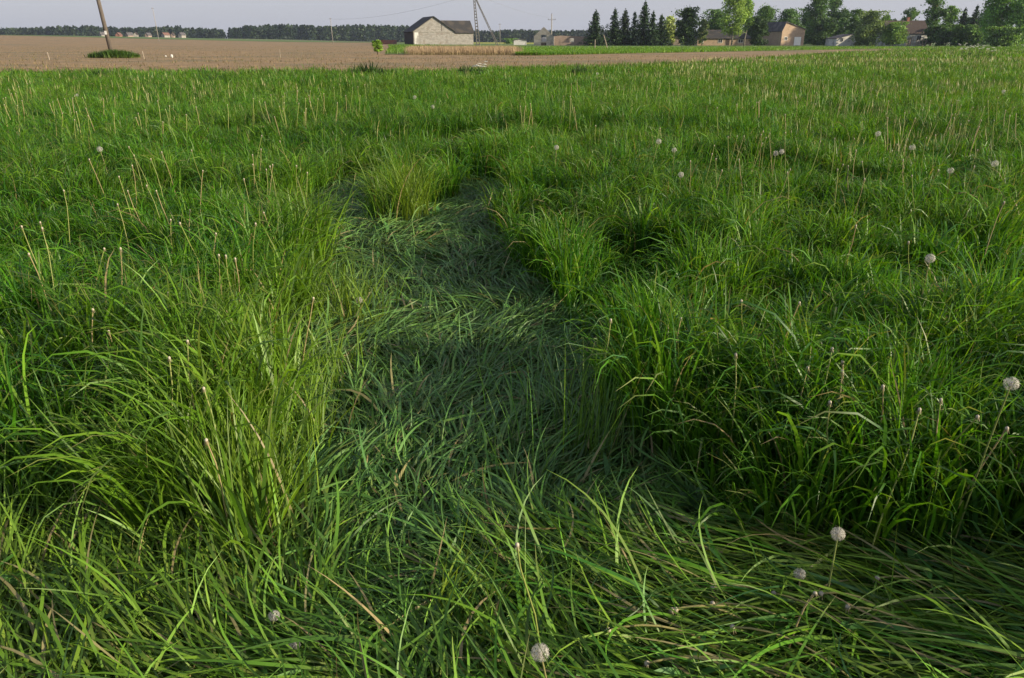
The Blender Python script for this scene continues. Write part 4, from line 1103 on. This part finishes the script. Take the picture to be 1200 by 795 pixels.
for i, (px, py, z, kind, R, lab) in enumerate(clocks):
    if z > .4: z += .13 if py > 140 else .04
    X, Y = onplane(px, py, z)
    g0z = float(terrain(X, Y))
    lean = (random.uniform(-.15, .15), random.uniform(-.15, .1))
    H = z
    sc_col = (.20, .24, .07) if i % 2 else (.26, .24, .10)
    c = clock_thing(lab, H, 200 + i, kind, R * .88, lean, sc_col)
    c.location = (X - lean[0] * H, Y - lean[1] * H, g0z)

# bare dandelion stalks: one built, the rest copied
def bare_stalk(H, lean, seed, thick=1.0, tone=0):
    rs = np.random.RandomState(seed)
    r = empty('dandelion_stalk', (0, 0, 0))
    c0 = [(.30, .32, .10), (.36, .29, .14), (.26, .30, .08)][tone]
    t = np.linspace(0, 1, 7)
    pts = [(lean * H * u ** 1.7, .02 * math.sin(u * 5), H * u) for u in t]
    V, Q, C = tint_tube(pts, [.0026 * thick * (1 - .2 * u) for u in t], c0)
    quad_mesh('stalk', V, Q, M['stalk'], r, C)
    V, Q, C = knob_mesh(.0050 * (1 + .4 * (thick - 1))); k = quad_mesh('spent_head', V, Q, M['stalk'], r, C); k.location = pts[-1]
    return r
protos = [bare_stalk(.52, .10, 1, 1.0, 0), bare_stalk(.50, -.18, 2, 1.1, 1), bare_stalk(.55, .3, 3, 1.0, 2)]
farp = [bare_stalk(.60, .08, 4, 1.8, 0), bare_stalk(.57, -.12, 5, 2.0, 1), bare_stalk(.62, .15, 6, 1.7, 2)]
used = set()
def put_stalk(ps, X, Y, dz, label, group, rz, sc=1.0, tilt=0.0):
    k = random.randrange(3); p = ps[k]
    if id(p) in used: o = copy_tree(p)
    else: o = p; used.add(id(p))
    o.location = (X, Y, float(terrain(X, Y)) + dz); o.rotation_euler = (tilt, 0, rz); o.scale = (1, 1, sc)
    prop(o, label, 'dandelion', group)
near = [(874, 433, 'bare stalk'), (940, 437, ''), (962, 440, ''), (1012, 437, ''), (1053, 445, ''), (1117, 482, ''), (1138, 490, ''), (1085, 470, ''), (1000, 452, ''), (985, 470, ''), (912, 355, ''), (883, 350, ''),
        (85, 371, ''), (129, 373, ''), (206, 373, ''), (343, 343, ''), (257, 460, ''), (258, 490, ''), (203, 425, ''), (625, 597, ''), (920, 705, ''), (1080, 290, ''), (188, 438, ''), (1058, 518, ''), (705, 385, ''), (790, 370, '')]
for (px, py, _) in near:
    h = .56 if py < 600 else .26
    X, Y = onplane(px, py, h)
    if py > 640: lab, gp = 'bare dandelion stalk low in the flattened foreground grass', 'bare dandelion stalks in the foreground'
    elif px > 560: lab, gp = 'bare dandelion stalk with a spent white knob in the tall right-hand grass', 'bare dandelion stalks in the right-hand grass'
    else: lab, gp = 'bare dandelion stalk with a spent white knob in the tall left-hand grass', 'bare dandelion stalks in the left-hand grass'
    put_stalk(protos, X, Y, 0, lab, gp, random.uniform(0, 6.28), h / .52 * random.uniform(.96, 1.06))
# stalks lying bent in the flattened front right
for (px, py, rz) in ((762, 735, 2.9), (800, 715, 2.8), (880, 735, 2.6), (835, 712, 2.9), (940, 760, 2.2), (860, 700, 2.7), (905, 775, 2.5), (1010, 745, 2.4), (795, 770, 2.9), (965, 715, 2.5), (1030, 690, 2.6)):
    X, Y = onplane(px, py, .12)
    k = empty('dandelion_stalk', (X + .22, Y - .08, .06), rz, 'pale curved dandelion stalk lying bent in the flattened grass at bottom right', 'dandelion', 'bent dandelion stalks at the bottom right')
    t = np.linspace(0, 1, 9); Ln = random.uniform(.2, .34)
    pts = [(Ln * u, .05 * math.sin(u * 2.2) * random.choice((-1, 1)) * 0 + .07 * u * u, .03 + .09 * math.sin(u * 2.0)) for u in t]
    V, Q, C = tint_tube(pts, [.0030] * 9, (.30, .27, .10)); quad_mesh('stalk', V, Q, M['stalk'], k, C)
    V, Q, C = knob_mesh(.007); h = quad_mesh('spent_head', V, Q, M['stalk'], k, C); h.location = pts[-1]
# mid and far stalks
def zone(n, y0, y1, x0, x1, lab, gp, ps):
    c = 0; tries = 0
    while c < n and tries < 4000:
        tries += 1
        Y = random.uniform(y0, y1); X = random.uniform(x0, x1) * Y
        if float(noise(X, Y, 1.6, 77)) < random.uniform(.35, .75) or float(sdf(X, Y)) < .05 or Y > float(edge_y(X)) - .4: continue
        put_stalk(ps, X, Y, 0, lab, gp, random.uniform(0, 6.28), random.uniform(1.02, 1.22) * (1.12 if ps is protos else 1.0)); c += 1
zone(40, 3.4, 7.5, -.66, -.20, 'pale bare dandelion stalk rising from the left-hand grass some steps away', 'bare dandelion stalks left, some steps away', protos)
zone(42, 3.6, 8.5, .22, .68, 'pale bare dandelion stalk rising from the right-hand grass some steps away', 'bare dandelion stalks right, some steps away', protos)
zone(76, 8, 19, -.68, -.12, 'far pale dandelion stalk in the left half of the field', 'far dandelion stalks on the left', farp)
zone(92, 9, 20, .0, .68, 'far pale dandelion stalk in the right half of the field', 'far dandelion stalks on the right', farp)
acc = Acc()
g = np.random.RandomState(95)
def mass(n, y0, y1, x0, x1, thr):
    y = g.uniform(y0, y1, n); x = g.uniform(x0, x1, n) * y
    k = (noise(x, y, 3.2, 88) * .6 + noise(x, y, .9, 89) * .4 > thr) & (y < edge_y(x) - .4) & (sdf(x, y) > .15); x, y = x[k], y[k]; n = len(x)
    c = np.array([[.34, .33, .14]]) * g.uniform(.6, 1.25, (n, 1))
    t = terrain(x, y)
    acc.add(blades(np.stack([x, y, t + .20], 1), g.uniform(0, 6.28, n), np.abs(g.normal(.05, .14, n)), g.uniform(0, .5, n), g.uniform(.16, .36, n), g.uniform(.007, .012, n) * (y / 16) ** .8, 2, c, prof=.15))
mass(3600, 11, 34, -.70, .68, .56)
mass(900, 13, 30, -.70, -.3, .47)
mass(900, 9, 16, .1, .70, .5)
mass(7500, 22, 120, .05, .70, .50)
mass(1300, 17, 30, .30, .70, .44)
mass(4200, 28, 60, .20, .68, .42)
prop(acc.build('dandelion_stalks', M['stalk']), 'countless pale spent dandelion stalks dotting the farther field', 'dandelions', kind='stuff')

# white umbel flowers
def umbel(label, X, Y, H, seed, n_u=7, sp=.35):
    rs = np.random.RandomState(seed)
    r = empty('cow_parsley', (X, Y, float(terrain(X, Y))), 0, label, 'wildflower', 'white umbel flowers at the field edge')
    m = MB(); ends = []
    m.tube([(0, 0, 0), (.02, 0, H * .5), (0, 0, H * .8)], [.008, .006, .004], 5)
    for k in range(n_u):
        a = k * 2.4; e = Vector((math.cos(a) * sp * rs.uniform(.3, 1), math.sin(a) * sp * .8 * rs.uniform(.3, 1), H * rs.uniform(.68, 1.0)))
        m.tube([(0, 0, H * rs.uniform(.35, .7)), e * .7 + Vector((0, 0, H * .2)), e], [.005, .004, .003], 4); ends.append(e)
    V = np.array(m.v); Q = np.array([f for f in m.f if len(f) == 4]); C = np.ones((len(V), 4)); C[:, :3] = (.09, .14, .04)
    quad_mesh('stem', V, Q, M['stalk'], r, C)
    P, S = [], []
    for e in ends:
        k = 60; rr = .09 * rs.uniform(.7, 1.2); a = rs.uniform(0, 6.28, k); q = rr * rs.rand(k) ** .5
        P.append(np.stack([e.x + np.cos(a) * q, e.y + np.sin(a) * q, e.z + .02 - q * .2 + rs.normal(0, .008, k)], 1)); S.append(np.full(k, .024))
    for p_, s_ in zip(P, S):
        V, Q, C = leaf_quads(p_, s_, rs, np.tile([.72, .72, .66], (len(p_), 1)), 1.0, 1.0); quad_mesh('flower_head', V, Q, M['fluff'], r, C, False)
    k = 90; P = np.stack([rs.normal(0, .1, k), rs.normal(0, .1, k), H * rs.uniform(.1, .6, k)], 1)
    V, Q, C = leaf_quads(P, rs.uniform(.03, .08, k), rs, np.tile([.05, .10, .025], (k, 1)) * rs.uniform(.7, 1.3, (k, 1)), 1.6); quad_mesh('leaf_mass', V, Q, M['foliage'], r, C, False)
Yu = 33; umbel('white umbel flower at the field edge below the barn', xat(562, Yu), Yu, zat(69.5, Yu), 1, 10, .30)
for i, (px, Y, py, lab) in enumerate(((1126, 60, 50, 'left one of the white umbel flowers before the right-hand trees'), (1134, 62, 52, 'middle one of the white umbel flowers before the right-hand trees'), (1145, 58, 51.5, 'widest of the white umbel flowers before the right-hand trees'), (1158, 60, 53.5, 'right one of the white umbel flowers before the right-hand trees'))):
    umbel(lab, xat(px, Y), Y, zat(py, Y), 5 + i, 8, .6)

# broad-leaved weeds in the foreground
def leafy(name, label, cat, px, py, H, seed, nleaf=22, leaf=.035, colr=(.035, .085, .022)):
    rs = np.random.RandomState(seed); X, Y = onplane(px, py, H * .6)
    r = empty(name, (X, Y, 0), 0, label, cat)
    V, Q, C = tint_tube([(0, 0, 0), (.01, 0, H * .5), (.0, .01, H)], [.0035, .003, .002], (.08, .12, .04)); quad_mesh('stem', V, Q, M['stalk'], r, C)
    a_ = Acc()
    k = nleaf; lv = np.repeat(np.arange(k // 2), 2) / (k // 2); az = np.repeat(np.arange(k // 2) * PI / 2, 2) + np.tile([0, PI], k // 2) + rs.normal(0, .2, k)
    P = np.stack([np.zeros(k), np.zeros(k), H * (.25 + .75 * lv)], 1)
    c = np.array([colr]) * rs.uniform(.8, 1.3, (k, 1))
    Vv, Qq, Cc = blades(P, az, np.full(k, .9), np.full(k, 1.0), leaf * 2.2 * (1.15 - lv * .6), leaf * (1.15 - lv * .6) * 1.1, 6, c, rs.normal(0, .1, k), prof=.7)
    Cc[:, :3] = np.repeat(c, 14, 0); a_.add((Vv, Qq, Cc)); a_.build('leaf', M['grass'], r)
leafy('nettle', 'broad-leaved nettle at the foot of the right-hand grass bank', 'weed', 812, 600, .24, 3)
leafy('dock_weed', 'small broad-leaved weed in the flattened grass at bottom centre', 'weed', 520, 770, .10, 4, 10, .03)
leafy('dock_weed', 'broad pale leaf among the lying stalks at bottom right', 'weed', 748, 742, .10, 5, 8, .045, (.12, .19, .04))

# ------------------------------------------------------------------ haze
mh = bpy.data.materials.new('haze_air'); mh.use_nodes = True; t = mh.node_tree; t.nodes.clear()
out = t.nodes.new('ShaderNodeOutputMaterial'); pv = t.nodes.new('ShaderNodeVolumePrincipled')
pv.inputs['Color'].default_value = (.66, .76, 1.0, 1); pv.inputs['Density'].default_value = .00011; pv.inputs['Anisotropy'].default_value = 0.2
t.links.new(pv.outputs[0], out.inputs['Volume'])
m = MB(); m.box(-2450, 2450, -650, 2450, -3.5, 45)
hz = m.build('haze', mh); prop(hz, 'thin bluish haze over the fields', 'haze', kind='stuff')
